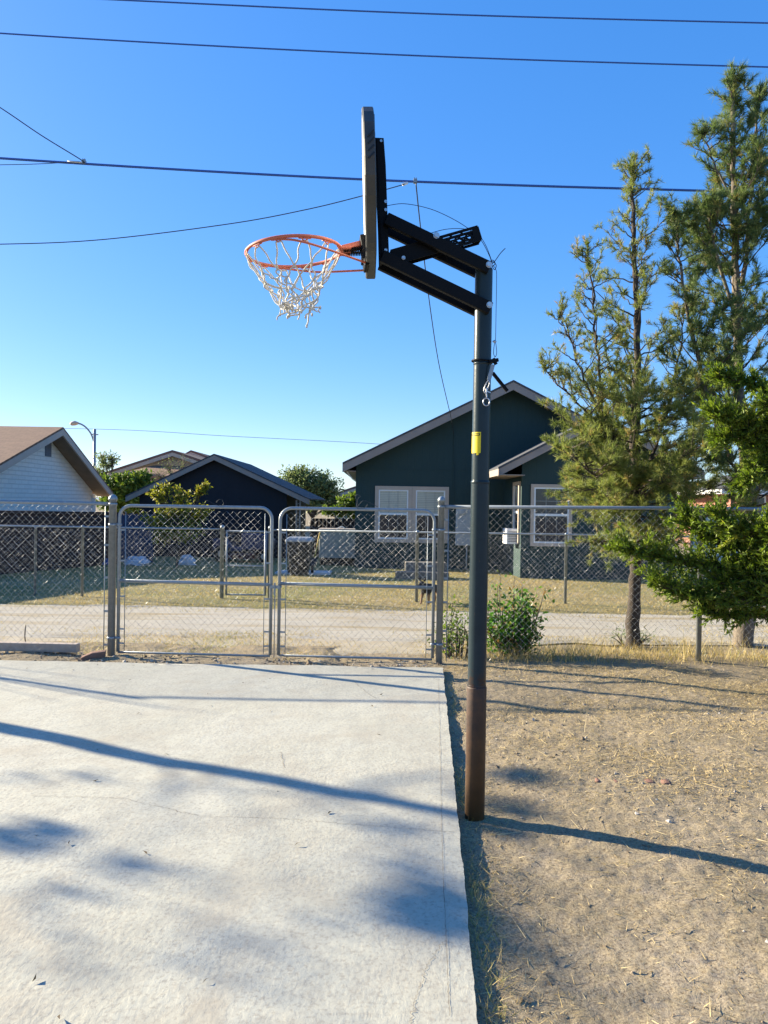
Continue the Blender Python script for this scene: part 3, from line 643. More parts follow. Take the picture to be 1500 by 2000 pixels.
mb = MB(); mb.tube([(ga, YI, zi + .05), (ga, YI, 1.06)], 0.017, 8).tube([(gb, YI, zi + .05), (gb, YI, 1.06)], 0.017, 8).tube([(ga, YI, 1.045), (gb, YI, 1.045)], 0.016, 8).tube([(ga, YI, zi + .06), (gb, YI, zi + .06)], 0.014, 8)
mb.build('frame', M['galv'], t); MB().tube([(ga, YI, 0.47), (gb, YI, 0.47)], 0.015, 8).build('brace', M['galv'], t)
add_mesh_panel((ga, YI - .015, 0), (gb, YI - .015, 0), zi + .06, 1.04, t, 0.075, 0.0016)

# ------------------------------------------------------------------ basketball hoop
PX, PY = 0.470, 3.770
AL = R(4.5); EP = Vector((math.cos(AL), math.sin(AL), 0)); EQ = Vector((-math.sin(AL), math.cos(AL), 0))
hoop = thing('basketball_hoop', (PX, PY, 0), 'freestanding basketball hoop with rusty footed pole and frayed net beside the slab', 'basketball hoop')
def hp(px, py, q=0.0):
    """point in the hoop's own vertical plane (offset q to its far side)"""
    x, y, z = ray(px, py); o = Vector((PX, PY, 0)) + EQ * q
    tt = (o.dot(EQ)) / (x * EQ.x + y * EQ.y)
    return Vector((x * tt, y * tt, H + z * tt))
MB().lathe((PX, PY, 0), [(0.0485, -0.05), (0.0485, 0.63), (0.0485, 0.648), (0.0485, 0.652), (0.0475, 0.658)], 32).build('pole_sleeve', M['rust'], hoop)
mb = MB(); prof = [(0.0462, 0.652), (0.0462, 0.664)]
for za_, zb_, r_ in ((0.666, 1.655, 0.0450), (1.667, 2.235, 0.0430), (2.2445, 2.700, 0.0430)):
    prof += [(r_, za_), (r_, za_ + .004), (r_, za_ + .012), (r_, zb_ - .012), (r_, zb_ - .004), (r_, zb_)]
    if zb_ < 2.6: prof += [(r_ + .0012, zb_ + .001), (r_ + .0012, zb_ + .005), (r_ + .0012, zb_ + .010)]
mb.lathe((PX, PY, 0), prof + [(0.040, 2.706)], 32)
mb.build('pole', M['pole'], hoop)
# arms
for q in (-0.058, 0.058):
    a, b = hp(752, 436), hp(951, 531); MB().bar(a + EQ * q, b + EQ * q, 0.030, 0.058, EQ).build('upper_arm', M['black'], hoop, bevel=0.003)
    a, b = hp(744, 508), hp(953, 609); MB().bar(a + EQ * q, b + EQ * q, 0.030, 0.058, EQ).build('lower_arm', M['black'], hoop, bevel=0.003)
# mounting bracket behind the board
c1, c2 = hp(740, 279), hp(752, 514)
mb = MB()
for q in (-0.04, 0.04):
    pl = [hp(729, 277), hp(748, 278), hp(752, 330), hp(759, 520), hp(741, 518), hp(738, 400)]
    mb.prism([p + EQ * (q - 0.004) for p in pl], EQ * 0.008)
mb.bar(hp(733, 280), hp(744, 516), 0.088, 0.008, EQ); mb.build('mount_bracket', M['black'], hoop)
for px, py, rr in ((752, 401, .008), (752, 417, .008), (752, 495, .008), (743, 284, .0065)):
    p = hp(px, py); MB().tube([p - EQ * 0.050, p - EQ * 0.0435], rr, 8).build('bolt', M['bolt'], hoop)
for px, py, rr in ((848, 470, 0.0115), (949, 526, 0.0115), (950, 603, 0.0115), (785, 513, 0.007)):
    p = hp(px, py); MB().tube([p - EQ * 0.084, p - EQ * 0.073], [rr, rr * 0.8], 8).tube([p - EQ * 0.076, p - EQ * 0.0725], rr * 1.35, 12).build('bolt', M['bolt'], hoop)
# adjuster channel with cut outs
a, b = hp(766, 507), hp(934, 459); d = (b - a).normalized(); up = EQ.cross(d); up = up if up.z > 0 else -up; Ln = (b - a).length
mb = MB(); hh = 0.031
def ab(s0, u0, s1, u1, wd, q): mb.bar(a + d * s0 + up * u0 + EQ * q, a + d * s1 + up * u1 + EQ * q, 0.005, wd, EQ)
for q in (-0.03, 0.03):
    for u in (-hh, hh): ab(0, u, Ln, u, 0.013, q)
    ab(0, 0, Ln * 0.48, 0, 0.050, q); ab(Ln * 0.93, 0, Ln, 0, 0.050, q); ab(0.48 * Ln, 0.016, 0.93 * Ln, 0.016, 0.008, q); ab(0.48 * Ln, -0.018, 0.93 * Ln, -0.018, 0.009, q)
    k = 7
    for i in range(k):
        s0 = Ln * (0.50 + 0.43 * i / k); s1 = s0 + Ln * 0.43 / k
        ab(s0, -0.016 if i % 2 else 0.014, s1, 0.014 if i % 2 else -0.016, 0.010, q)
        if i % 2: ab(s0, -0.03, s0, -0.014, 0.012, q); ab(s0, 0.03, s0, 0.014, 0.012, q)
mb.bar(a + up * (hh + 0.006), b + up * (hh + 0.006) - d * Ln * 0.5, 0.066, 0.004, EQ); mb.bar(a + d * (Ln - 0.004), b + d * 0.004, 0.066, 0.062, EQ)
mb.build('adjuster_channel', M['black'], hoop)
# backboard: fan shaped moulded board, tilted slightly forward
bc = hp(723.5, 379); TAU = R(2.6)
ez = (Vector((0, 0, 1)) * math.cos(TAU) - EP * math.sin(TAU)); en = (EP * math.cos(TAU) + Vector((0, 0, 1)) * math.sin(TAU))   # en points to the back
half = [(0.0, 0.315), (0.12, 0.31), (0.25, 0.285), (0.36, 0.235), (0.45, 0.17), (0.515, 0.095), (0.545, 0.01), (0.545, -0.06), (0.525, -0.13), (0.475, -0.195), (0.40, -0.245), (0.31, -0.28), (0.27, -0.325), (0.22, -0.345), (0.12, -0.35), (0.0, -0.35)]
outl = half + [(-q, z) for q, z in half[-2:0:-1]]
AB = R(1.4); BQ = Vector((-math.sin(AB), math.cos(AB), 0))
def bpnt(q, z, n, k=1.0): return bc + BQ * (q * k) + ez * (z * k) + en * n
N_ = len(outl)
mb = MB(); rows = [(-0.031, 0.93), (-0.028, 0.955)]
mb._add([bpnt(q, z, -0.0315, 0.955) for q, z in outl] , [tuple(range(N_))]); mb._add([bpnt(q, z, -0.012, 0.955) for q, z in outl], [tuple(range(N_ - 1, -1, -1))])
mb._add([bpnt(q, z, n, 0.955) for n in (-0.0315, -0.012) for q, z in outl], [(i, (i + 1) % N_, N_ + (i + 1) % N_, N_ + i) for i in range(N_)])
brd = mb.build('backboard', M['white_plastic'], hoop)
mb = MB(); prof = [(-0.0305, 0.945), (-0.0335, 0.952), (-0.0335, 0.985), (-0.027, 1.0), (0.013, 1.0), (0.017, 0.985), (0.017, 0.90), (0.004, 0.88)]
vs = [bpnt(q, z, n, k) for n, k in prof for q, z in outl]; m2 = len(prof)
mb._add(vs, [(r_ * N_ + i, r_ * N_ + (i + 1) % N_, (r_ + 1) * N_ + (i + 1) % N_, (r_ + 1) * N_ + i) for r_ in range(m2 - 1) for i in range(N_)])
mb._add([bpnt(q, z, 0.004, 0.88) for q, z in outl], [tuple(range(N_))])
mb.build('board_rim', M['grey_plastic'], brd)
mb = MB()
for zz in (0.075, 0.045, 0.015, -0.015):
    mb.bar(bpnt(-0.545, zz - 0.055, -0.014, 1), bpnt(-0.545, zz - 0.03, 0.012, 1), 0.006, 0.006, EQ)
for q in (-0.36, -0.18, 0.18, 0.36): mb.bar(bpnt(q, -0.20, 0.012), bpnt(q, 0.20, 0.012), 0.012, 0.018, EQ)
for z in (-0.12, 0.08): mb.bar(bpnt(-0.44, z, 0.012), bpnt(0.44, z, 0.012), 0.010, 0.016, ez)
mb.build('board_ribs', M['dark_plastic'], brd)
# rim assembly
rimc = hp(573.5, 492.5); RT = R(5.0)
re = (EP * math.cos(RT) + Vector((0, 0, 1)) * math.sin(RT))      # towards the board, rising
RR = 0.226
def rp(a, r_=RR, dz=0.0): return rimc + re * (math.cos(a) * r_) + EQ * (math.sin(a) * r_) + Vector((0, 0, dz))
MB().tube([rp(2 * math.pi * i / 56) for i in range(56)], 0.0080, 10, closed=True).build('rim', M['orange'], hoop)
NL = 12
for k in range(NL):
    a0 = 2 * math.pi * (k + 0.5) / NL
    arc = [rp(a0 + s * 0.075, RR, -0.006 - 0.016 * (1 - abs(s)) ** 0.5) for s in np.linspace(-1, 1, 7)]; mb = MB().tube(arc, 0.0032, 5)
    mb.tube([rp(a0 + s, RR, -0.010) for s in np.linspace(-0.13, 0.13, 5)], 0.004, 5)
    mb.build('net_hook', M['orange'], hoop)
bp = hp(716, 480)     # face plate region
mb = MB(); pa, pb = rp(0, RR + 0.004), hp(712, 477); mb.bar(pa, pb, 0.075, 0.024, EQ); mb.bar(rp(0, RR - 0.004, -0.006), rp(0, RR + 0.05, -0.006), 0.12, 0.012, EQ); mb.build('rim_neck', M['orange'], hoop, bevel=0.004)
for q in (-0.028, 0.028):
    s0, s1 = hp(671, 492) + EQ * q, hp(711, 491) + EQ * q; pts = []; ax = (s1 - s0); u1, u2 = frame(ax)
    for i in range(121): tt = i / 120; aa = tt * 2 * math.pi * 13; pts.append(s0 + ax * tt + (u1 * math.cos(aa) + u2 * math.sin(aa)) * 0.011)
    MB().tube(pts, 0.0026, 4).build('spring', M['black'], hoop)
mb = MB(); mb.bar(hp(706, 466), hp(716, 525), 0.13, 0.022, EQ); mb.bar(hp(712, 466), hp(712, 512), 0.115, 0.03, EQ); mb.build('rim_mount', M['black'], hoop, bevel=0.004)
for sgn in (-1, 1):
    pts = smooth([rp(sgn * 2.0, RR, -0.006), rp(sgn * 1.72, RR * 0.99, -0.012), rp(sgn * 1.45, RR * 1.0, -0.022), rp(sgn * 0.95, RR * 1.03, -0.045), hp(716, 521) + EQ * (sgn * 0.055)], 5)
    MB().tube(pts, 0.0052, 7).build('rim_brace', M['orange'], hoop)
# net: knotted cord diamonds, frayed at the bottom
rowsN = 6; dep = [-0.015, -0.112, -0.155, -0.195, -0.232, -0.264, -0.288]; rad = [RR * 0.985, 0.160, 0.124, 0.098, 0.080, 0.066, 0.056]
kn = {}
skew = Vector((0.012, 0, 0))
for r_ in range(rowsN + 1):
    for k in range(NL):
        a0 = 2 * math.pi * (k + 0.5 + (0.5 if r_ % 2 else 0)) / NL
        jit = 0 if r_ == 0 else 0.006 + 0.003 * r_
        dz = dep[r_] * (1 if r_ < 4 else 1 + 0.10 * math.sin(a0 * 2 + 0.7))
        p = rp(a0, rad[r_], dz) + skew * r_ * 0.5
        kn[r_, k] = p + Vector((random.gauss(0, jit), random.gauss(0, jit), random.gauss(0, jit * 0.9)))
mb = MB()
def cord(a, b, slack=0.012, r_=0.0040):
    m1 = a.lerp(b, 0.33) + Vector((random.gauss(0, slack), random.gauss(0, slack), -slack * 0.5)) * 0.6; m2_ = a.lerp(b, 0.67) + Vector((random.gauss(0, slack), random.gauss(0, slack), -slack * 0.5)) * 0.6
    mb.tube(smooth([a, m1, m2_, b], 3), r_, 5)
for r_ in range(rowsN):
    for k in range(NL):
        if r_ >= 4 and random.random() < 0.22 + 0.10 * (r_ - 4): continue
        if r_ == 0:
            a0 = 2 * math.pi * (k + 0.5) / NL; s0, s1 = rp(a0 - 0.06, RR * 0.99, -0.02), rp(a0 + 0.06, RR * 0.99, -0.02)
            cord(s0, kn[1, (k - 1) % NL], 0.008); cord(s1, kn[1, k], 0.008); cord(s0, s1, 0.002)
        else:
            k2 = (k + 1) % NL if r_ % 2 else (k - 1) % NL
            cord(kn[r_, k], kn[r_ + 1, k]); cord(kn[r_, k], kn[r_ + 1, k2])
for r_ in range(1, rowsN + 1):
    for k in range(NL):
        p = kn[r_, k]; mb.tube([p + Vector((0, 0, 0.008)), p, p - Vector((0, 0, 0.009))], [0.004, 0.0058, 0.004], 6)
        if r_ >= 4 and random.random() < 0.4:
            e = p + Vector((random.gauss(0, 0.016), random.gauss(0, 0.016), -0.012 - random.random() * 0.025)); mb.tube(smooth([p, p.lerp(e, 0.5) + Vector((random.gauss(0, .006), 0, 0)), e], 3), [0.0036] * 6 + [0.0022], 5)
mb.build('net', M['cord'], hoop)
# cords, clips and collar on the pole
def hpt(pts, q=0.0): return smooth([hp(x, y, q) for x, y in pts], 8)
MB().tube(hpt([(755, 402), (790, 398), (840, 408), (885, 428), (918, 449), (940, 470), (956, 500), (960, 514)], -0.02), 0.0017, 5).build('adjust_cord', M['dark_wire'], hoop)
MB().tube(hpt([(836, 457), (870, 448), (905, 447), (932, 456), (948, 478), (958, 503), (962, 516)], -0.03), 0.0017, 5).build('adjust_cord', M['dark_wire'], hoop)
mb = MB().tube(hpt([(956, 512), (962, 508), (967, 514), (962, 520), (956, 516), (962, 511), (969, 518), (966, 527), (961, 517), (968, 508), (978, 494), (987, 485)], -0.03), 0.002, 5)
mb.tube(hpt([(963, 518), (969, 528), (970, 545), (969, 600), (968, 658), (967, 664)], -0.02), 0.0015, 5)
mb.tube(hpt([(967, 664), (965, 676), (964, 690), (967, 697), (970, 690), (969, 676), (967, 664)], -0.02), 0.0017, 5); mb.build('pull_cord', M['dark_wire'], hoop)
p = hp(967, 667, -0.02); MB().tube([p - EP * 0.012, p + EP * 0.006], 0.004, 8).tube([p - EP * 0.004 - Vector((0, 0, .006)), p - EP * 0.004 + Vector((0, 0, .006))], 0.0035, 8).build('cord_clamp', M['bolt'], hoop)
zc = hp(943, 708).z
mb = MB().tube([Vector((PX + 0.0505 * math.cos(a), PY + 0.0505 * math.sin(a), zc - 0.004 * math.cos(a) + 0.004)) for a in np.linspace(0, 2 * math.pi, 28)[:-1]], 0.0042, 6, closed=True)
mb.bar(hp(955, 706, -0.05), hp(973, 703, -0.04), 0.02, 0.016, EQ); mb.bar(hp(963, 700, -0.045), hp(969, 712, -0.045), 0.022, 0.012, EQ); mb.build('collar', M['black'], hoop)
MB().bar(hp(962, 728, 0.05), hp(991, 764, 0.05), 0.012, 0.016, EQ).build('support_bar', M['black'], hoop)
MB().bar(hp(963, 712, -0.056), hp(955, 742, -0.058), 0.004, 0.019, EQ).build('strap', M['galv'], hoop)
mb = MB(); q0 = -0.06
mb.tube(hpt([(954, 742), (948, 752), (945, 763), (949, 768), (953, 758), (956, 748), (954, 742)], q0), 0.0026, 6)
mb.tube(hpt([(950, 757), (950, 768), (951, 776)], q0), 0.0034, 6); mb.bar(hp(950, 764, q0), hp(958, 767, q0), 0.004, 0.005, EQ)
mb.tube([hp(950, 785, q0) + Vector((math.cos(a) * 0.0155, 0, math.sin(a) * 0.0185)) for a in np.linspace(0, 2 * math.pi, 20)[:-1]], 0.0032, 6, closed=True)
mb.build('snap_hook', M['bolt'], hoop)
# yellow label wrapped on the pole front
zt_, zb_ = hp(931, 845).z, hp(931, 886).z; Rl = 0.0434
a0, a1 = R(187), R(262)
mb = MB(); k = 14
for i in range(k):
    aa, ab_ = a0 + (a1 - a0) * i / k, a0 + (a1 - a0) * (i + 1) / k
    z0_ = zb_ - (0.010 if i in (9, 10, 11) else 0) + 0.002 * ((i * 7) % 3) * 0.5
    f_ = lambda a, r_, z: Vector((PX + (Rl + 0.0018 + r_) * math.cos(a), PY + (Rl + 0.0018 + r_) * math.sin(a), z))
    mb.quad(f_(aa, 0, z0_), f_(ab_, 0, z0_), f_(ab_, 0, zt_), f_(aa, 0, zt_))
    if 1 <= i <= 12: mb.quad(f_(aa, 0.0006, zt_ - 0.018), f_(ab_, 0.0006, zt_ - 0.018), f_(ab_, 0.0006, zt_ - 0.007), f_(aa, 0.0006, zt_ - 0.007), 1)
    if 3 <= i <= 11: mb.quad(f_(aa, 0.0009, zt_ - 0.0145), f_(ab_, 0.0009, zt_ - 0.0145), f_(ab_, 0.0009, zt_ - 0.0105), f_(aa, 0.0009, zt_ - 0.0105), 0)
mb.build('warning_label', [M['yellow'], M['ink']], hoop)

# ------------------------------------------------------------------ houses
def window(parent, x0, x1, z0, z1, y, trimw=0.09, nx=3, ny=2, blind=True, trim='trim_light'):
    """single-hung window in a wall facing -Y; x0..z1 = outer trim"""
    mb = MB(); yf = y - 0.02
    mb.box(((x0 + x1) / 2, yf, z1 - trimw / 2), (x1 - x0, 0.045, trimw)).box(((x0 + x1) / 2, yf, z0 + trimw / 2), (x1 - x0, 0.045, trimw))
    for xx in (x0 + trimw / 2, x1 - trimw / 2): mb.box((xx, yf, (z0 + z1) / 2), (trimw, 0.045, z1 - z0 - 2 * trimw))
    w_ = mb.build('window', M[trim], parent)
    a0_, a1_, b0, b1 = x0 + trimw, x1 - trimw, z0 + trimw, z1 - trimw; s = 0.035; zm = (b0 + b1) / 2 + 0.01
    mb = MB()
    for xx in (a0_ + s / 2, a1_ - s / 2): mb.box((xx, y - 0.018, (b0 + b1) / 2), (s, 0.034, b1 - b0))
    for zz, hh_ in ((b0 + s / 2, s), (b1 - s / 2, s), (zm, 0.055)): mb.box(((a0_ + a1_) / 2, y - 0.0185, zz), (a1_ - a0_ - 2 * s, 0.034, hh_))
    mb.build('sash', M['vinyl'], w_)
    mb = MB()
    for i in range(1, nx): mb.box((a0_ + s + (a1_ - a0_ - 2 * s) * i / nx, y - 0.0125, (zm + b1) / 2), (0.012, 0.008, b1 - zm - s)); mb.box((a0_ + s + (a1_ - a0_ - 2 * s) * i / nx, y - 0.0115, (zm + b0) / 2), (0.009, 0.006, zm - b0 - s))
    for i in range(1, ny): mb.box(((a0_ + a1_) / 2, y - 0.013, zm + (b1 - zm) * i / ny), (a1_ - a0_ - 2 * s, 0.006, 0.012))
    mb.build('muntin', M['muntin'], w_)
    MB().box(((a0_ + a1_) / 2, y - 0.007, (zm + b1) / 2), (a1_ - a0_ - s, 0.008, b1 - zm)).build('pane', M['blind_glass'] if blind else M['glass'], w_)
    MB().box(((a0_ + a1_) / 2, y - 0.0055, (zm + b0) / 2), (a1_ - a0_ - s, 0.008, zm - b0)).build('pane', M['glass'], w_)
    return w_
def m_blind():
    m, nt, b = newmat('blind_behind_glass')
    tc = nt.nodes.new("ShaderNodeTexCoord"); wv = node(nt, "ShaderNodeTexWave", Scale=6.5); wv.bands_direction = 'Z'
    nt.links.new(tc.outputs["Object"], wv.inputs["Vector"])
    nt.links.new(ramp(nt, wv.outputs["Fac"], [(0.1, (0.34, 0.34, 0.29)), (0.6, (0.46, 0.46, 0.39))]), b.inputs["Base Color"])
    b.inputs["Roughness"].default_value = 0.12; return m
M['blind_glass'] = m_blind()
def gable_roof(parent, L_, A_, R_, y0, y1, th, mat, fmat, fasc=0.15, trail=True):
    """L_/A_/R_ = (x,z) of roof top at left eave, apex, right eave; from front y0 to back y1"""
    pl = [(L_[0], L_[1]), (A_[0], A_[1]), (R_[0], R_[1]), (R_[0], R_[1] - th), (A_[0], A_[1] - th), (L_[0], L_[1] - th)]
    MB().prism([(x, y0 - 0.012, z) for x, z in pl], (0, y1 - y0 + 0.012, 0)).build('roof', mat, parent)
    for P_, Q_ in ((L_, A_), (A_, R_)):
        MB().prism([(P_[0], y0, P_[1] - th - 0.003), (Q_[0], y0, Q_[1] - th - 0.003), (Q_[0], y0, Q_[1] - th - fasc), (P_[0], y0, P_[1] - th - fasc)], (0, 0.04, 0)).build('fascia', fmat, parent)
# --- big teal house
YM = 20.7; g0 = gz(YM)
Lm, Am, Rm = at(669, 903, YM - 0.5), at(1003, 742, YM - 0.5), None
Rm = Vector((2 * Am.x - Lm.x, 0, Lm.z))
th_ = thing('teal_house', (Am.x, YM, g0), 'large dark teal gabled house with paired windows, behind the hoop pole', 'house')
xl, xr = at(694, 1000, YM).x, Rm.x - 0.28
k = (Am.z - Lm.z) / (Am.x - Lm.x)
zw = lambda x: Am.z - 0.10 - k * abs(x - Am.x)
MB().prism([(xl, YM, g0 - 0.3), (xr, YM, g0 - 0.3), (xr, YM, zw(xr)), (Am.x, YM, zw(Am.x)), (xl, YM, zw(xl))], (0, 12, 0)).build('wall', M['siding'], th_)
gable_roof(th_, (Lm.x, Lm.z), (Am.x, Am.z), (Rm.x, Rm.z), YM - 0.5, YM + 12.4, 0.05, M['shingle_grey'], M['trim'], 0.21)
for sgn, xe, xw in ((-1, Lm.x, xl), (1, Rm.x, xr)):
    mb = MB()
    ze = Lm.z - 0.24; mb.box(((xe + xw) / 2, YM + 5.8, ze + 0.02), (abs(xe - xw), 12.4, 0.02))
    mb.box((xe + sgn * -0.012, YM + 5.9, ze + 0.10), (0.025, 12.7, 0.17))
    mb.build('soffit', M['trim'], th_)
MB().tube([at(676, 918, YM - 0.3), at(678, 922, YM - 0.3), at(688, 935, YM + 0.02), at(695, 940, YM + 0.06)], 0.016, 6).build('gutter_pipe', M['vinyl'], th_)
x0, x1 = at(732, 1000, YM).x, at(876, 1000, YM).x; z0, z1 = at(800, 1060, YM).z, at(800, 950, YM).z
xm = (x0 + x1) / 2
window(th_, x0, xm + 0.002, z0, z1, YM, 0.10); window(th_, xm + 0.006, x1, z0, z1, YM, 0.10)
# seam trim, conduit, utility panel
MB().box((at(885, 1000, YM).x, YM - 0.012, (g0 + 2.6) / 2 + 0.5), (0.03, 0.02, 3.6)).build('conduit', M['siding'], th_)
MB().box(((xl + Am.x) / 2 + 0.4, YM - 0.004, at(800, 917, YM).z), (Am.x - xl + 0.6, 0.012, 0.016)).build('seam_strip', M['siding'], th_)
c_ = at(909, 1028, YM - 0.1)
mb = MB().bbox((c_.x, YM - 0.09, c_.z), (0.52, 0.16, 1.02), 0.02); mb.box((c_.x - 0.12, YM - 0.19, c_.z + 0.38), (0.14, 0.05, 0.10)); mb.tube([(c_.x + 0.05, YM - 0.06, c_.z - 0.5), (c_.x + 0.05, YM - 0.06, g0)], 0.02, 8)
mb.build('utility_panel', M.setdefault('panel_grey', simple('panel_grey', (0.42, 0.45, 0.46), (0.36, 0.39, 0.40), 0.5)), th_)
# --- front wing
YB = 18.0; gb_ = gz(YB)
Lb, Ab = at(973, 912, YB - 0.35), at(1176, 808, YB - 0.35); Rb = Vector((2 * Ab.x - Lb.x, 0, Lb.z)); kb = (Ab.z - Lb.z) / (Ab.x - Lb.x)
xbl, xbr = at(1018, 1000, YB).x, Rb.x - 0.5
zwb = lambda x: Ab.z - 0.09 - kb * abs(x - Ab.x)
MB().prism([(xbl, YB, gb_ - 0.3), (xbr, YB, gb_ - 0.3), (xbr, YB, zwb(xbr)), (Ab.x, YB, zwb(Ab.x)), (xbl, YB, zwb(xbl))], (0, YM - YB - 0.004, 0)).build('wing_wall', M['siding'], th_)
gable_roof(th_, (Lb.x, Lb.z), (Ab.x, Ab.z), (Rb.x, Rb.z), YB - 0.35, YM - 0.52, 0.05, M['shingle_grey'], M['trim'], 0.17)
ze = Lb.z - 0.20
for xe, xw, sg in ((Lb.x, xbl, 1), (Rb.x, xbr, -1)):
    mb = MB(); mb.box(((xe + xw) / 2, (YB + YM) / 2 - 0.4, ze + 0.02), (abs(xe - xw), YM - YB, 0.02)); mb.box((xe + 0.012 * sg, (YB + YM) / 2 - 0.42, ze + 0.08), (0.025, YM - YB - 0.02, 0.15))
    mb.build('soffit', M['trim'], th_)
x0, x1 = at(1036, 1000, YB).x, at(1117, 1000, YB).x; z0, z1 = at(1075, 1067, YB).z, at(1075, 946, YB).z
window(th_, x0, x1, z0, z1, YB, 0.075, 3, 2, False)
# side window of the wing (faces left)
mb = MB(); ya, yb = YB + 0.12, YB + 1.0; sz0, sz1 = at(1012, 1060, YB + .4).z, at(1016, 940, YB + .1).z
for yy_, wd in ((ya + .045, .09), (yb - .045, .09)): mb.box((xbl - 0.02, yy_, (sz0 + sz1) / 2), (0.05, wd, sz1 - sz0))
for zz in (sz0 + .045, sz1 - .045): mb.box((xbl - 0.018, (ya + yb) / 2, zz), (0.045, yb - ya - 0.19, 0.09))
sw = mb.build('window', M['trim_light'], th_)
mb = MB(); mb.box((xbl - 0.012, (ya + yb) / 2, (sz0 + sz1) / 2), (0.04, yb - ya - 0.19, 0.05))
for yy_ in (ya + .11, yb - .11): mb.box((xbl - 0.012, yy_, (sz0 + sz1) / 2 + 0.33), (0.04, 0.04, 0.62)); mb.box((xbl - 0.012, yy_, (sz0 + sz1) / 2 - 0.33), (0.04, 0.04, 0.60))
mb.build('sash', M['vinyl'], sw)
MB().box((xbl - 0.004, (ya + yb) / 2, (sz0 + sz1) / 2), (0.012, yb - ya - 0.2, sz1 - sz0 - 0.19)).build('pane', M['glass'], sw)
# window air conditioner
ac0 = at(1003, 1047, YB + 0.55); acy = YB + 0.56
ac = thing('air_conditioner', (xbl - 0.1, acy, ac0.z - 0.15), 'white boxy air conditioner sticking out of the side window', 'air conditioner')
MB().bbox((xbl - 0.13, acy, ac0.z), (0.34, 0.52, 0.36), 0.02).build('housing', M['vinyl'], ac)
mb = MB()
for i in range(7): mb.box((xbl - 0.13, acy - 0.262, ac0.z - 0.12 + i * 0.038), (0.24, 0.008, 0.014))
for i in range(7): mb.box((xbl - 0.302, acy, ac0.z - 0.12 + i * 0.038), (0.008, 0.40, 0.014))
mb.build('grille', M['grey_plastic'], ac)
# concrete steps
sx = at(832, 1120, 17.5).x; st = MB()
st.bbox((sx, 17.75, gz(17.6) + 0.17), (0.95, 0.42, 0.36), 0.015).bbox((sx - 0.1, 17.36, gz(17.4) + 0.07), (1.2, 0.34, 0.18), 0.015)
tag(st.build('concrete_steps', M['concrete'], loc=(sx, 17.6, gz(17.6))), 'small two step concrete block in the shade below paired windows', 'steps')

# --- low slate shed
YS = 24.5; gs = gz(YS)
Ls, As, Rs = at(245, 968, YS - 0.3), at(418, 886, YS - 0.3), at(622, 980, YS - 0.3)
Rs.z = Ls.z; Rs.x = 2 * As.x - Ls.x + 0.25
sh = thing('shed', (As.x, YS, gs), 'low slate grey gabled shed between white house and teal house', 'shed')
ks = (As.z - Ls.z) / (As.x - Ls.x)
x0, x1 = Ls.x + 0.35, Rs.x - 0.75
zs = lambda x: As.z - 0.08 - (ks if x < As.x else (As.z - Rs.z) / (Rs.x - As.x)) * abs(x - As.x)
MB().prism([(x0, YS, gs - .2), (x1, YS, gs - .2), (x1, YS, zs(x1)), (As.x, YS, zs(As.x)), (x0, YS, zs(x0))], (0, 6, 0)).build('wall', M['slate_wall'], sh)
gable_roof(sh, (Ls.x, Ls.z), (As.x, As.z), (Rs.x, Rs.z), YS - 0.3, YS + 6.4, 0.04, M['shingle_grey'], M['trim'], 0.16)
mb = MB()
for px in (579, 586): mb.box((at(px, 1000, YS - .15).x, YS - 0.15, (gs + Rs.z) / 2), (0.05, 0.05, Rs.z - gs - 0.1))
for i in range(9): mb.box((at(582.5, 1000, YS - .15).x, YS - 0.15, gs + 0.15 + i * 0.2), (0.10, 0.02, 0.025))
mb.build('trellis_post', M['trim'], sh)

# --- white brick house
X0 = -10.05; Ya, Yb, Yf = 24.0, 28.5, 19.0
za, zb2, zf = at(122, 834, Ya).z, at(222, 962, Yb).z, at(0, 903, 20.1).z - 0.40
gw = gz(26)
wh = thing('white_house', (X0 - 0.6, 25, gw), 'white painted brick house with brown shingle roof at far left', 'house')
xw = X0 - 0.62
bw = 28.1
zlin = lambda y: (za - (za - zb2) / (Yb - Ya) * (y - Ya) if y > Ya else za - (za - zf) / (Ya - Yf) * (Ya - y))
MB().prism([(xw, Yf + .5, gw - .3), (xw, bw, gw - .3), (xw, bw, zlin(bw) - .16), (xw, Ya, za - .16), (xw, Yf + .5, zlin(Yf + .5) - .16)], (-14, 0, 0)).build('wall', M['white_brick'], wh)
pl = [(Yf, zf), (Ya, za), (Yb, zb2), (Yb, zb2 - .06), (Ya, za - .06), (Yf, zf - .06)]
MB().prism([(X0 - 0.002, y_, z_) for y_, z_ in pl], (-15, 0, 0)).build('roof', M['shingle_brown'], wh)
for (ya_, za_, yb_, zb_2) in ((Yf, zf, Ya, za), (Ya, za, Yb, zb2)):
    MB().prism([(X0, ya_, za_ - .063), (X0, yb_, zb_2 - .063), (X0, yb_, zb_2 - .26), (X0, ya_, za_ - .26)], (-0.05, 0, 0)).build('fascia', M['trim_light'], wh)
    MB().prism([(X0 - .052, ya_, za_ - .13), (X0 - .052, yb_, zb_2 - .13), (X0 - .052, yb_, zb_2 - .15), (X0 - .052, ya_, za_ - .15)], (xw - X0 + .055, 0, 0)).build('soffit', M['soffit'], wh)
yv_ = (X0 - .62) / ((92 - 750) / 1500.0); c_ = at(92, 876, yv_)
mb = MB().box((xw + 0.012, yv_, c_.z), (0.03, 0.42, 0.50))
for i in range(8): mb.box((xw + 0.03, yv_, c_.z - 0.2 + i * 0.057), (0.02, 0.36, 0.03))
mb.build('gable_vent', M.setdefault('vent', simple('vent_paint', (0.16, 0.19, 0.23), None, 0.7)), wh)
MB().box((xw + 0.05, bw - 0.02, gw + 0.9), (0.12, 0.12, 1.9)).build('corner_board', M['vinyl'], wh)

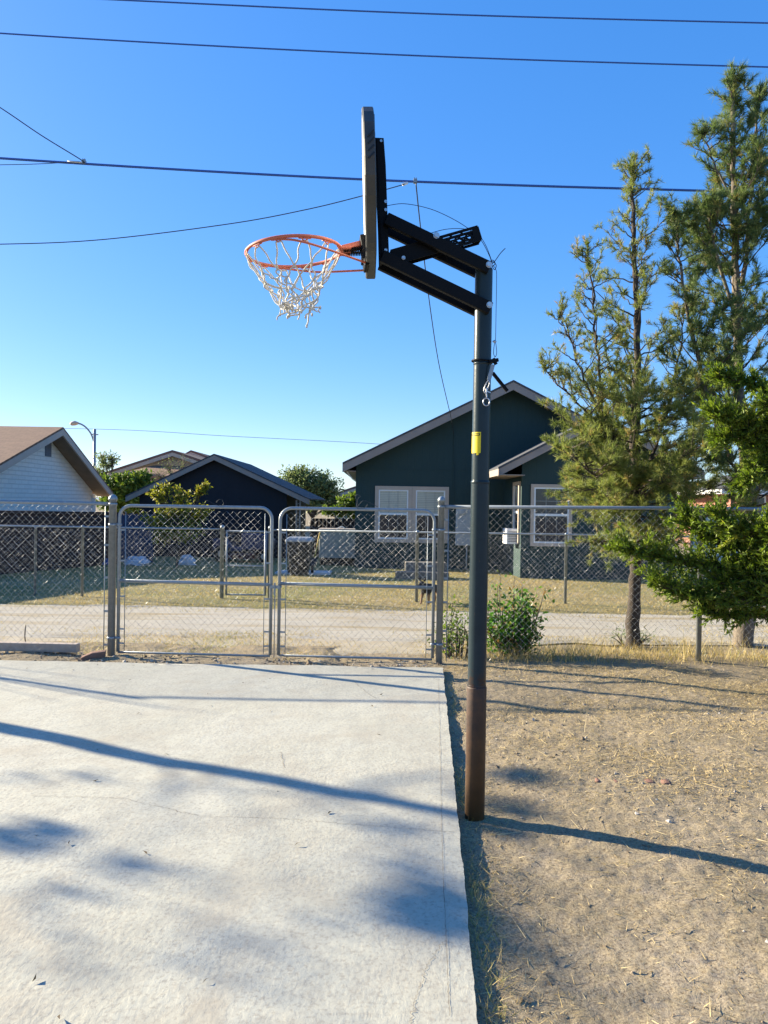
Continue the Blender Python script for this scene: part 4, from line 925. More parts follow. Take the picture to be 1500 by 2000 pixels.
# --- brown block wall, left
P0, P1 = Vector((-9.6, 12.6)), Vector((-7.15, 20.6))
d_ = (P1 - P0).normalized(); nn = Vector((-d_.y, d_.x)) * 0.2
for nm in (1,):
    mb = MB(); mb.prism([(P0.x, P0.y, -0.2), (P1.x, P1.y, -0.4), (P1.x, P1.y, 1.14), (P0.x, P0.y, 1.27)], (nn.x, nn.y, 0)); wl = mb.build('block_wall', M['brown_block'], loc=(P0.x, P0.y, 0))
    tag(wl, 'low brown block wall in shade along the left side of the far yard', 'wall')
    MB().prism([(P0.x - nn.x * .15, P0.y - nn.y * .15, 1.273), (P1.x - nn.x * .15, P1.y - nn.y * .15, 1.143), (P1.x - nn.x * .15, P1.y - nn.y * .15, 1.20), (P0.x - nn.x * .15, P0.y - nn.y * .15, 1.33)], (nn.x * 1.3, nn.y * 1.3, 0)).build('coping', M['brown_block'], wl)
# blue-grey plank fence joining the wall and the shed
xa_, xb_ = at(212, 1000, 21.5).x, at(300, 1000, 21.5).x
pf = thing('plank_fence', ((xa_ + xb_) / 2, 21.5, gz(21.5)), 'short dark blue plank fence at the end of the brown block wall', 'fence')
mb = MB(); n_ = 9
for i in range(n_):
    x_ = xa_ + (xb_ - xa_) * (i + .5) / n_; hgt_ = 1.12 + 0.02 * ((i * 5) % 3)
    mb.prism([(x_ - .066, 21.5, gz(21.5) - .05), (x_ + .066, 21.5, gz(21.5) - .05), (x_ + .066, 21.5, hgt_ - .03), (x_ + .03, 21.5, hgt_), (x_ - .03, 21.5, hgt_), (x_ - .066, 21.5, hgt_ - .03)], (0, .022, 0))
M['blue_plank'] = simple('blue_plank', (0.045, 0.065, 0.115), (0.03, 0.045, 0.085), 0.8, 0, 4)
mb.build('planks', M['blue_plank'], pf); MB().box(((xa_ + xb_) / 2, 21.545, 0.8), (xb_ - xa_, .04, .09)).box(((xa_ + xb_) / 2, 21.545, 0.1), (xb_ - xa_, .04, .09)).build('rail', M['blue_plank'], pf)

# --- tan tiled house far behind
YT = 46.0; gt = gz(YT)
tan_ = simple('tan_stucco', (0.40, 0.33, 0.25), (0.34, 0.28, 0.21), 0.9, 0, 2)
def tiled_house(name, label, L_, A_, R_, Y, depth, wallmat):
    t = thing(name, (A_.x, Y, gz(Y)), label, 'house', 'tan houses with tiled roofs behind the shed')
    kk = (A_.z - L_.z) / (A_.x - L_.x)
    xl_, xr_ = L_.x + .5, R_.x - .5; zz = lambda x: A_.z - .15 - (kk if x < A_.x else (A_.z - R_.z) / (R_.x - A_.x)) * abs(x - A_.x)
    MB().prism([(xl_, Y, gz(Y) - .3), (xr_, Y, gz(Y) - .3), (xr_, Y, zz(xr_)), (A_.x, Y, zz(A_.x)), (xl_, Y, zz(xl_))], (0, depth, 0)).build('wall', wallmat, t)
    gable_roof(t, (L_.x, L_.z), (A_.x, A_.z), (R_.x, R_.z), Y - .5, Y + depth + .5, 0.14, M['tile_red'], M['trim_light'], 0.22); return t
t = tiled_house('tiled_house', 'tan gabled house with clay tile roof behind the shed peak', at(200, 926, YT), at(341, 880, YT), at(500, 934, YT), YT, 12, tan_)
# hipped porch roof in front of that gable
a, b, c, d4 = at(222, 918, YT - 3.2), at(300, 909, YT - .2), at(350, 909, YT - .2), at(440, 922, YT - 3.2)
a.z = d4.z = at(300, 929, YT - 3.2).z; b.z = c.z = at(300, 909, YT - .2).z
mb = MB(); mb._add([a, d4, c, b], [(0, 1, 2, 3)]); mb._add([a - Vector((0, 0, .2)), d4 - Vector((0, 0, .2)), d4, a], [(0, 1, 2, 3)]); mb.build('porch_roof', M['shingle_brown'], t)
tiled_house('tiled_house', 'tan house with only its reddish tile peak above the shed roof', at(340, 900, 58), at(376, 880, 58), at(440, 904, 58), 58, 10, tan_)
tiled_house('tiled_house', 'tan house glimpsed in the gap left of the teal house', at(640, 968, 52), at(730, 938, 52), at(820, 968, 52), 52, 10, tan_)

# --- red brick house far right with white eave
YR = 38.0; gr_ = gz(YR)
rh = thing('red_brick_house', (at(1560, 990, YR).x, YR, gr_), 'red brick house with white eaves glimpsed behind the right pine', 'house')
xa_, xb_ = at(1440, 990, YR).x, at(1900, 990, YR).x; ze = at(1440, 966, YR).z
MB().box(((xa_ + xb_) / 2, YR + 4, (ze + gr_) / 2), (xb_ - xa_, 8, ze - gr_)).build('wall', M['red_brick'], rh)
xe = at(1408, 960, YR - .7).x
MB().box(((xe + xb_) / 2, YR + 3.9, ze + 0.12), (xb_ - xe, 9.4, 0.20)).build('eave', M['vinyl'], rh)
mb = MB(); mb._add([(xe, YR - .8, ze + .23), (xb_, YR - .8, ze + .23), (xb_, YR + 8.6, ze + .23), (xe, YR + 8.6, ze + .23), (xe + 4, YR + 4, ze + 1.5), (xb_, YR + 4, ze + 1.5)], [(0, 1, 5, 4), (2, 3, 4, 5), (3, 0, 4), (1, 2, 5)]); mb.build('roof', M['shingle_grey'], rh)
MB().box((at(1429, 985, YR - .5).x, YR - .5, (ze + gr_) / 2), (0.2, 0.2, ze - gr_)).build('porch_post', M['red_brick'], rh)
cx = at(1475, 975, YR).x
f_ = MB().box((cx, YR - .03, 1.6), (1.0, .06, 1.2)).build('window', M['vinyl'], rh); MB().box((cx, YR - .065, 1.6), (.84, .02, 1.04)).build('pane', M['glass'], f_)
# white rendered wall on the right
YW = 23.0; xa_, xb_ = at(1352, 1000, YW).x, at(1760, 1000, YW).x; zt2 = at(1420, 1003, YW).z
ww = tag(MB().box(((xa_ + xb_) / 2, YW, (zt2 + gz(YW)) / 2 - .1), (xb_ - xa_, 0.22, zt2 - gz(YW) + .2 - 0.24)).build('white_wall', simple('white_render', (0.66, 0.67, 0.72), (0.58, 0.59, 0.64), 0.85, 0, 3), loc=(xa_, YW, 0)), 'white rendered garden wall behind the two pine trunks', 'wall')
MB().box(((xa_ + xb_) / 2, YW, zt2 - 0.11), (xb_ - xa_, 0.30, 0.215)).build('coping', M['vinyl'], ww)

# ------------------------------------------------------------------ yard items
# wheelie bin
BY = 17.9; bx = at(585, 1120, BY).x; bzz = gz(BY)
bn = thing('trash_bin', (bx, BY, bzz), 'black wheeled trash bin with grey lid beside the shed', 'trash bin')
mb = MB(); lo, hi = (0.20, 0.20), (0.285, 0.28); h_ = 0.78; poly = lambda w_, d__, z: [(bx - w_ + .03, BY - d__, z), (bx + w_ - .03, BY - d__, z), (bx + w_, BY - d__ + .03, z), (bx + w_, BY + d__, z), (bx - w_, BY + d__, z), (bx - w_, BY - d__ + .03, z)]
vs = poly(*lo, bzz + .02) + poly(*hi, bzz + h_ - .06) + poly(hi[0] + .02, hi[1] + .02, bzz + h_ - .05) + poly(hi[0] + .02, hi[1] + .02, bzz + h_)
mb._add(vs, [tuple(range(5, -1, -1)), tuple(range(18, 24))] + [(r_ * 6 + i, r_ * 6 + (i + 1) % 6, r_ * 6 + 6 + (i + 1) % 6, r_ * 6 + 6 + i) for r_ in range(3) for i in range(6)])
mb.build('body', M['dark_plastic'], bn)
mb = MB(); vs = poly(hi[0] + .03, hi[1] + .03, bzz + h_ + .005) + poly(hi[0] + .03, hi[1] + .03, bzz + h_ + .04) + poly(hi[0] - .03, hi[1] - .03, bzz + h_ + .10)
mb._add(vs, [tuple(range(5, -1, -1)), tuple(range(12, 18))] + [(r_ * 6 + i, r_ * 6 + (i + 1) % 6, r_ * 6 + 6 + (i + 1) % 6, r_ * 6 + 6 + i) for r_ in range(2) for i in range(6)])
mb.build('lid', simple('bin_lid_grey', (0.30, 0.32, 0.33), None, 0.5), bn)
MB().tube([(bx - .2, BY + .33, bzz + h_ - .02), (bx + .2, BY + .33, bzz + h_ - .02)], .016, 8).build('handle', M['dark_plastic'], bn)
for s_ in (-1, 1): MB().tube([(bx + s_ * .25, BY + .25, bzz + .11), (bx + s_ * .30, BY + .25, bzz + .11)], .11, 16).build('wheel', M['rubber'], bn)
# evaporative cooler / storage box
CY = 21.5; x0, x1 = at(624, 1000, CY).x, at(712, 1000, CY).x; zc0 = gz(CY)
ztop = at(650, 1037, CY).z
cb = thing('storage_box', ((x0 + x1) / 2, CY, zc0), 'large grey green metal storage box beside the teal house corner', 'box')
MB().bbox(((x0 + x1) / 2, CY + .4, (ztop + zc0) / 2 + .1), (x1 - x0, .8, ztop - zc0 - .2), 0.015).build('body', simple('box_grey', (0.27, 0.29, 0.26), (0.23, 0.25, 0.225), 0.6), cb)
MB().bbox(((x0 + x1) / 2, CY + .4, ztop + .03), (x1 - x0 + .05, .85, .06), 0.01).build('lid', M['trim_light'], cb)
MB().box(((x0 + x1) / 2, CY + .42, zc0 + .07), (x1 - x0 - .06, .7, .26)).build('plinth', M['rubber'], cb)
tag(MB().tube(pxs([(650, 1035), (660, 1032), (668, 1029), (674, 1033), (672, 1036), (662, 1036), (650, 1036)], CY + .3), 0.02, 6).build('hose', M['vinyl'], loc=tuple(at(660, 1034, CY + .3))), 'white hose loop lying on the storage box lid', 'hose')
# yellow handled shovel
a, b = at(625, 1040, CY - .1), at(614, 1090, CY - .35); sv = thing('shovel', tuple(b), 'yellow handled shovel leaning against the storage box', 'shovel')
MB().tube([a, b], 0.022, 8).build('handle', simple('yellow_handle', (0.50, 0.33, 0.05), None, 0.6), sv)
e = b + (b - a).normalized() * 0.32; MB().prism([b + Vector((-.09, 0, 0)), b + Vector((.09, 0, 0)), e + Vector((.08, 0, .05)), e, e + Vector((-.08, 0, .05))], (0, .02, 0)).build('blade', M['dark_plastic'], sv)
# concrete pad under bin
tag(MB().box((bx + 0.05, BY + 0.5, bzz + 0.0), (1.3, 0.75, 0.06)).build('paving_slab', simple('white_paver', (0.6, 0.58, 0.55), None, 0.9), loc=(bx, BY, bzz)), 'pale paving slab lying behind the trash bin', 'paving slab')
# plank fence dark behind box (gate to side yard)
x0, x1 = at(608, 1000, 27).x, at(700, 1000, 27).x
sf = thing('side_fence', ((x0 + x1) / 2, 27, gz(27)), 'dark brown board fence in the gap between shed and teal house', 'fence')
mb = MB()
for i in range(12): mb.box((x0 + (x1 - x0) * (i + .5) / 12, 27, (at(650, 1013, 27).z + gz(27)) / 2), ((x1 - x0) / 12 - .01, .03, at(650, 1013, 27).z - gz(27)))
mb.build('boards', simple('brown_board', (0.05, 0.035, 0.03), None, 0.85), sf)
MB().box(((x0 + x1) / 2, 26.96, gz(27) + 0.5), (x1 - x0, .04, .1)).build('rail', simple('brown_rail', (0.06, 0.045, 0.038), None, 0.85), sf)
# riding mower in the shade
mY = 22.6; mx = at(470, 1100, mY).x; mz = gz(mY); dk = simple('mower_blue', (0.03, 0.045, 0.11), (0.02, 0.03, 0.08), 0.35)
mw = thing('riding_mower', (mx, mY, mz), 'dark blue riding mower parked in the shade before the shed', 'mower')
mb = MB().prism([(mx + .05, mY - .25, mz + .35), (mx + .95, mY - .25, mz + .35), (mx + 1.0, mY - .25, mz + .62), (mx + .85, mY - .25, mz + .80), (mx + .05, mY - .25, mz + .84)], (0, .5, 0)); mb.build('hood', dk, mw, bevel=.03)
MB().prism([(mx - .75, mY - .38, mz + .3), (mx + .1, mY - .38, mz + .3), (mx + .1, mY - .38, mz + .42), (mx - .2, mY - .38, mz + .45), (mx - .3, mY - .38, mz + .66), (mx - .75, mY - .38, mz + .66)], (0, .76, 0)).build('body', dk, mw, bevel=.03)
MB().prism([(mx - .62, mY - .22, mz + .66), (mx - .18, mY - .22, mz + .66), (mx - .18, mY - .22, mz + .74), (mx - .52, mY - .22, mz + .76), (mx - .64, mY - .22, mz + 1.08), (mx - .72, mY - .22, mz + 1.06)], (0, .44, 0)).build('seat', M['rubber'], mw, bevel=.02)
mb = MB().tube([(mx - .0, mY, mz + .8), (mx - .1, mY, mz + 1.0)], .015, 6); mb.tube([(mx - .1 + .02 * math.cos(a), mY + .17 * math.sin(a), mz + 1.0 + .06 * math.cos(a)) for a in np.linspace(0, 2 * math.pi, 18)[:-1]], .012, 6, closed=True); mb.build('steering_wheel', M['rubber'], mw)
MB().bbox((mx + .12, mY - .3, mz + .18), (.75, .62, .16), .03).build('mower_deck', simple('mower_deck_paint', (0.09, 0.02, 0.02), None, 0.5), mw)
for dx, rr, wd in ((-.45, .25, .22), (.75, .18, .14)):
    for s_ in (-1, 1):
        yc_ = mY + s_ * (.40); wl_ = MB().tube([(mx + dx, yc_ - wd / 2, mz + rr), (mx + dx, yc_ - wd * .4, mz + rr), (mx + dx, yc_ + wd * .4, mz + rr), (mx + dx, yc_ + wd / 2, mz + rr)], [rr * .88, rr, rr, rr * .88], 20).build('wheel', M['rubber'], mw)
        MB().tube([(mx + dx, yc_ - wd / 2 - .012, mz + rr), (mx + dx, yc_ + wd / 2 + .012, mz + rr)], rr * .45, 14).build('hub', M['trim_light'], wl_)
# crumpled bags / blue bundle
def bag(px, py, Y, sx_, sz_, mat, name, label, seed):
    rs = random.Random(seed); c_ = at(px, py, Y); z_ = gz(Y); mb = MB(); nu, nv = 14, 8; vs = []
    for j in range(nv + 1):
        for i in range(nu):
            a_ = 2 * math.pi * i / nu; b_ = math.pi / 2 * j / nv; r_ = math.cos(b_) ** 0.6; k_ = 1 + rs.uniform(-.18, .18)
            vs.append((c_.x + sx_ * r_ * math.cos(a_) * k_, Y + sx_ * .6 * r_ * math.sin(a_) * k_, z_ - .01 + sz_ * math.sin(b_) * (1 + rs.uniform(-.15, .15))))
    mb._add(vs, [(j * nu + i, j * nu + (i + 1) % nu, (j + 1) * nu + (i + 1) % nu, (j + 1) * nu + i) for j in range(nv) for i in range(nu)])
    tag(mb.build(name, mat, loc=(c_.x, Y, z_)), label, 'bag')
wb = simple('white_bag', (0.55, 0.58, 0.64), (0.48, 0.5, 0.56), 0.6); bb = simple('blue_tarp', (0.04, 0.10, 0.28), (0.03, 0.08, 0.22), 0.5)
bag(268, 1103, 20.4, .36, .22, wb, 'white_bag', 'large crumpled white bag on the shaded grass left of young tree', 1)
bag(366, 1100, 20.8, .22, .26, wb, 'white_bag', 'smaller white bag on the grass right of young tree', 2)
bag(196, 1106, 20.2, .30, .20, bb, 'blue_tarp', 'bunched blue tarp at the foot of dark plank fence', 3)
# timber beam and broken brick by the left post
a, b = at(-60, 1266, 7.62), at(155, 1266, 7.62)
tag(MB().bar((a.x, 7.66, 0.065), (b.x, 7.60, 0.07), 0.09, 0.085, (0, 1, 0)).build('timber_beam', simple('weathered_timber', (0.42, 0.35, 0.29), (0.33, 0.27, 0.22), 0.9, 0, 12, 0.6, 40), loc=(b.x, 7.6, 0.03), bevel=.006), 'weathered timber beam on the ground left of the gates', 'beam')
c_ = ground(183, 1287, .02)
mb = MB(); mb.prism([(c_.x - .11, c_.y - .06, .0), (c_.x + .09, c_.y + .05, .0), (c_.x + .10, c_.y + .05, .085), (c_.x - .02, c_.y + .0, .075), (c_.x - .10, c_.y - .06, .04)], (-.03, .09, 0))
tag(mb.build('broken_brick', M['red_brick_plain'], loc=tuple(c_), bevel=.008), 'broken reddish brick lying before the left gate post', 'brick')

# ------------------------------------------------------------------ dog beyond the gate
DY = 12.45; dzz = gz(DY)
dg = thing('dog', (at(840, 1177, DY).x, DY, dzz), 'small black and tan dog standing behind the right gate', 'dog')
def skin(name, verts, edges, mat, parent, root=0, sub=2):
    me = bpy.data.meshes.new(name); off = OFF[parent.name]
    me.from_pydata([tuple(Vector(v[:3]) - off) for v in verts], edges, []); o = link_mesh(name, me, mat, parent)
    s = o.modifiers.new('skin', 'SKIN'); s.use_smooth_shade = True
    for i, v in enumerate(verts):
        rr = v[3] if len(v) > 3 else .02; me.skin_vertices[0].data[i].radius = (rr, rr)
    me.skin_vertices[0].data[root].use_root = True
    ss = o.modifiers.new('sub', 'SUBSURF'); ss.levels = sub; ss.render_levels = sub
    return o
dx0 = at(840, 1177, DY).x
def dp(x, y, z, r_): return (dx0 + x, DY + y, dzz + z, r_)
vs = [dp(.16, 0, .27, .065), dp(.04, 0, .26, .068), dp(-.09, 0, .265, .078), dp(-.17, 0, .285, .062), dp(-.235, -.01, .33, .045), dp(-.275, -.02, .355, .050), dp(-.335, -.03, .335, .027), dp(-.365, -.03, .328, .020),
      dp(-.115, -.05, .20, .036), dp(-.12, -.055, .11, .021), dp(-.115, -.055, .02, .018), dp(-.145, -.055, .012, .017),
      dp(-.135, .05, .20, .036), dp(-.16, .055, .11, .021), dp(-.175, .055, .02, .018), dp(-.205, .055, .012, .017),
      dp(.165, -.05, .20, .046), dp(.145, -.055, .135, .028), dp(.195, -.055, .085, .017), dp(.180, -.055, .02, .017), dp(.15, -.055, .012, .017),
      dp(.185, .05, .20, .046), dp(.18, .055, .135, .028), dp(.235, .055, .085, .017), dp(.225, .055, .02, .017), dp(.195, .055, .012, .017),
      dp(.225, 0, .27, .020), dp(.285, .0, .22, .016), dp(.325, .0, .14, .012), dp(.335, 0, .08, .008)]
es = [(0, 1), (1, 2), (2, 3), (3, 4), (4, 5), (5, 6), (6, 7), (2, 8), (8, 9), (9, 10), (10, 11), (2, 12), (12, 13), (13, 14), (14, 15), (0, 16), (16, 17), (17, 18), (18, 19), (19, 20), (0, 21), (21, 22), (22, 23), (23, 24), (24, 25), (0, 26), (26, 27), (27, 28), (28, 29)]
def m_dog():
    m, nt, b = newmat('dog_coat'); tc = nt.nodes.new("ShaderNodeTexCoord"); sp = nt.nodes.new("ShaderNodeSeparateXYZ"); nt.links.new(tc.outputs["Object"], sp.inputs[0])
    ad = nt.nodes.new("ShaderNodeMath"); ad.operation = 'ADD'; n = noise(nt, 30, 3); mu = nt.nodes.new("ShaderNodeMath"); mu.operation = 'MULTIPLY'; mu.inputs[1].default_value = 0.06
    nt.links.new(n, mu.inputs[0]); nt.links.new(sp.outputs["Z"], ad.inputs[0]); nt.links.new(mu.outputs[0], ad.inputs[1])
    nt.links.new(ramp(nt, ad.outputs[0], [(0.0, (0.34, 0.20, 0.10)), (0.18, (0.26, 0.15, 0.075)), (0.22, (0.02, 0.017, 0.015)), (1, (0.014, 0.012, 0.012))]), b.inputs["Base Color"])
    b.inputs["Roughness"].default_value = 0.8; return m
M['coat'] = m_dog()
skin('body', vs, es, M['coat'], dg); dg.rotation_euler = (0, 0, R(52))
for s_ in (-1, 1):
    c_ = Vector((dx0 - .262, DY - .02 + s_ * .038, dzz + .385)); MB().tube([c_, c_ + Vector((.008, s_ * .012, .035)), c_ + Vector((.0, s_ * .03, .05)), c_ + Vector((-.012, s_ * .038, .03))], [.020, .018, .012, .004], 8).build('ear', M['rubber'], dg)
    c_ = Vector((dx0 - .318, DY - .026 + s_ * .024, dzz + .358)); MB().lathe(c_ - Vector((0, 0, .006)), [(.002, 0), (.006, .003), (.006, .009), (.002, .012)], 8).build('eye', M['ink'], dg)
c_ = Vector((dx0 - .388, DY - .03, dzz + .325)); MB().lathe(c_, [(.003, 0), (.011, .006), (.011, .014), (.003, .02)], 8).build('nose', M['ink'], dg)

# ------------------------------------------------------------------ wires
def wire(name, pts, Ys, r_, mat, label, n=5, cat='wire', group=None, k=10):
    P = smooth([at(x, y, Y_) for (x, y), Y_ in zip(pts, Ys if isinstance(Ys, (list, tuple)) else [Ys] * len(pts))], k)
    o = MB().tube(P, r_, n).build(name, mat, loc=tuple(P[0])); return tag(o, label, cat, group)
G_ = 'overhead wires crossing the sky'
wire('overhead_wire', [(-500, -34), (170, -3), (840, 27), (1500, 45), (2200, 60)], 12.5, 0.0125, M['cable_skyglow'], 'thin overhead wire topmost in the sky', group=G_)
wire('overhead_wire', [(-500, 22), (0, 65), (750, 106), (1500, 131), (2200, 146)], 12.5, 0.0125, M['cable_skyglow'], 'thin overhead wire second from the top of the sky', group=G_)
cab = wire('overhead_cable', [(-500, 268), (0, 309), (700, 350), (1390, 373), (2200, 392)], 10.5, 0.0155, M['cable_skyglow'], 'thick overhead cable, blue from painted sky glow, passing behind the backboard', 6, 'cable', G_)
for px, py in ((164, 317), (811, 354)):
    mb = MB(); p = at(px, py, 10.5); mb.box((p.x, p.y, p.z), (0.05, 0.05, 0.05)); mb.box((p.x - 0.012, p.y, p.z + 0.03), (0.012, 0.03, 0.03)); mb.box((p.x + .012, p.y, p.z + 0.03), (0.012, .03, .03))
    mb.build('cable_clamp', M['galv'], cab)
MB().tube([at(132, 315, 10.47), at(158, 317, 10.47)], 0.012, 6).build('splice', M['bolt'], cab)
MB().tube([at(786, 361, 10.45), at(796, 357, 10.47)], 0.018, 6).build('splice', M['vinyl'], cab)
wire('service_wire', [(-120, 135), (0, 210), (80, 264), (158, 312), (162, 318)], 10.45, 0.0075, M['dark_wire'], 'thin steep drop wire meeting the cable clamp at upper left')
wire('service_wire', [(-200, 325), (0, 322), (80, 320), (130, 317)], 10.4, 0.005, M['dark_wire'], 'thin wire running just under the cable at left edge')
wire('service_wire', [(-200, 477), (0, 477), (200, 468), (450, 437), (600, 409), (710, 382), (790, 360)], 10.4, 0.007, M['dark_wire'], 'thin sagging wire crossing above the rim to the cable')
wire('service_wire', [(812, 356), (814, 375), (822, 450), (840, 600), (858, 715), (880, 812), (887, 850)], [10.5, 10.6, 11.6, 14, 16.5, 19.6, 20.6], 0.009, M['dark_wire'], 'thin drop wire falling from the cable to the teal house')
wire('far_wire', [(-300, 834), (187, 838), (450, 852), (720, 866), (900, 880)], 55, 0.016, simple('far_wire_grey', (0.25, 0.27, 0.3), None, 0.7), 'faint far wire low in the sky beside the street light')
# street light + crossarm
YL = 52.0; bs = at(184, 1000, YL); tp = at(185, 838, YL)
sl_ = thing('street_light', (bs.x, YL, gz(YL)), 'grey street light with curved arm above the white house', 'street light')
MB().tube([(tp.x, YL, gz(YL)), (tp.x, YL, tp.z)], [.13, .09], 10).build('pole', M['galv'], sl_)
MB().tube(pxs([(184, 866), (178, 848), (168, 835), (157, 828), (147, 827)], YL), .055, 8).build('arm', M['galv'], sl_)
mb = MB(); c_ = at(144, 827, YL); mb.tube([c_ + Vector((.35, 0, .02)), c_ + Vector((.1, 0, .02)), c_ + Vector((-.15, 0, -.02)), c_ + Vector((-.25, 0, -.03))], [.06, .16, .14, .05], 10); mb.build('lamp_head', M['trim_light'], sl_)
MB().bar(at(178, 848, YL), at(192, 849, YL), .07, .07).build('cross_arm', M['trim'], sl_)

# ------------------------------------------------------------------ vegetation
def bez(a, b, c, n):
    return [a * (1 - t) ** 2 + b * 2 * t * (1 - t) + c * t * t for t in np.linspace(0, 1, n)]
def rv(s=1.0): return Vector((random.gauss(0, s), random.gauss(0, s), random.gauss(0, s)))
def pine(name, label, base, leaders, mat, trunk_r, needle=0.095, width=0.0028, brown=0.05, seed=1, bark='bark_pine'):
    random.seed(seed)
    t = thing(name, base, label, 'tree', 'pine trees behind the right fence')
    tr = MB(); br = MB(); TP = []; TD = []; TN = []; TL = []
    def tuft(p, d, k, nl): TP.append(tuple(p)); TD.append(tuple(d)); TN.append(max(6, int(k * 1.5 * random.uniform(.6, 1.3)))); TL.append(nl * random.uniform(.75, 1.2))
    for ld in leaders:
        pts = smooth(ld['pts'], 6); n = len(pts); r0, r1 = ld['r']; np_ = ld.get('np', 16); nl = ld.get('nl', needle); dens = min(1, ld.get('dens', .9) * 1.3)
        rs_ = [(r0 + (r1 - r0) * (i / (n - 1)) ** 0.8) * random.uniform(0.92, 1.08) for i in range(n)]
        pts = [p + rv(0.008) for p in pts]
        tr.tube(pts, rs_, 9)
        s0, s1 = ld['span']; nb = ld['n']
        for b in range(nb):
            s = s0 + (s1 - s0) * (b + random.random()) / nb; f = s * (n - 1); i = min(int(f), n - 2); p = pts[i].lerp(pts[i + 1], f - i)
            u = (s - s0) / (s1 - s0); ln = ld['len'](u) * random.uniform(0.45, 1.2); az = random.uniform(0, 2 * math.pi)
            el = R(random.gauss(ld.get('el', 32), 13)); hz = Vector((math.cos(az), math.sin(az), 0))
            e = p + hz * ln * math.cos(el) + Vector((0, 0, ln * math.sin(el))); mid = p.lerp(e, .5) + Vector((0, 0, ln * random.uniform(-.12, .03))) + rv(.03 * ln)
            bp_ = bez(p, mid, e, 7); br.tube([q + rv(0.007) for q in bp_], [0.0028 + (0.003 + 0.008 * ln) * (1 - k / 6) for k in range(7)], 5)
            for k in range(max(3, int(ln * ld.get('tw', 13) * 1.35))):
                tt = random.uniform(0.2, 1.0) ** 0.75; ii = min(int(tt * 6), 5); q = bp_[ii].lerp(bp_[ii + 1], tt * 6 - ii); dirn = (bp_[ii + 1] - bp_[ii]).normalized()
                td = (dirn * 0.9 + rv(0.5) + Vector((0, 0, 0.22))).normalized(); tl = random.uniform(0.10, 0.42) * ln + .04
                q2 = q + td * tl; qm = q.lerp(q2, .5) + rv(.05 * tl); br.tube([q, qm, q2], [0.0034, 0.0026, 0.0016], 3, cap=False)
                for m in range(1 + int(tl * ld.get('sub', 14))):
                    if random.random() > dens: continue
                    g = random.uniform(.45, 1); o = q.lerp(qm, g * 2) if g < .5 else qm.lerp(q2, g * 2 - 1)
                    d3 = (td * .8 + rv(.45) + Vector((0, 0, .15))).normalized(); o2 = o + d3 * random.uniform(.0, .05)
                    tuft(o2, d3, np_, nl)
            tuft(e, (e - mid).normalized(), np_, nl)
        if ld.get('tip', True):
            for k in range(int(ld.get('tipn', 10))):
                s = 1 - random.random() * ld.get('tipl', 0.05); f = s * (n - 1); i = min(int(f), n - 2)
                d3 = (Vector((0, 0, .9)) + rv(.55)).normalized(); tuft(pts[i].lerp(pts[i + 1], f - i) + d3 * random.uniform(0, ld.get('tipr', .05)), d3, np_ + 6, nl)
    tr.build('trunk', M[bark], t); br.build('branches', M['twig'], t)
    TN = np.array(TN); nT = len(TN); P = np.repeat(np.array(TP), TN, 0); D = np.repeat(np.array(TD), TN, 0); LL = np.repeat(np.array(TL), TN); n = len(P)
    P = P - D * (rng.random((n, 1)) ** 1.5 * 0.07)
    Dn = unit(D * 0.80 + rdir(n) * 0.75 + np.array([0, 0, 0.10]))
    tv = np.clip(rng.normal(0.40, 0.20, nT), 0, 0.85); tv[rng.random(nT) < brown] = 1.0
    v = np.clip(np.repeat(tv, TN) + rng.normal(0, 0.07, n), 0, 1)
    print('needles', name, n, nT)
    np_mesh('crown', blades(P, Dn, LL * (0.65 + 0.6 * rng.random(n)), width * (0.8 + 0.5 * rng.random(n))), 3, v, mat, t)
    return t
YP = 8.6
def A(px, py, dy=0.0): return at(px, py, YP + dy)
pb = ground(1237, 1262); pb = Vector((A(1236, 1262).x, YP, gz(YP)))
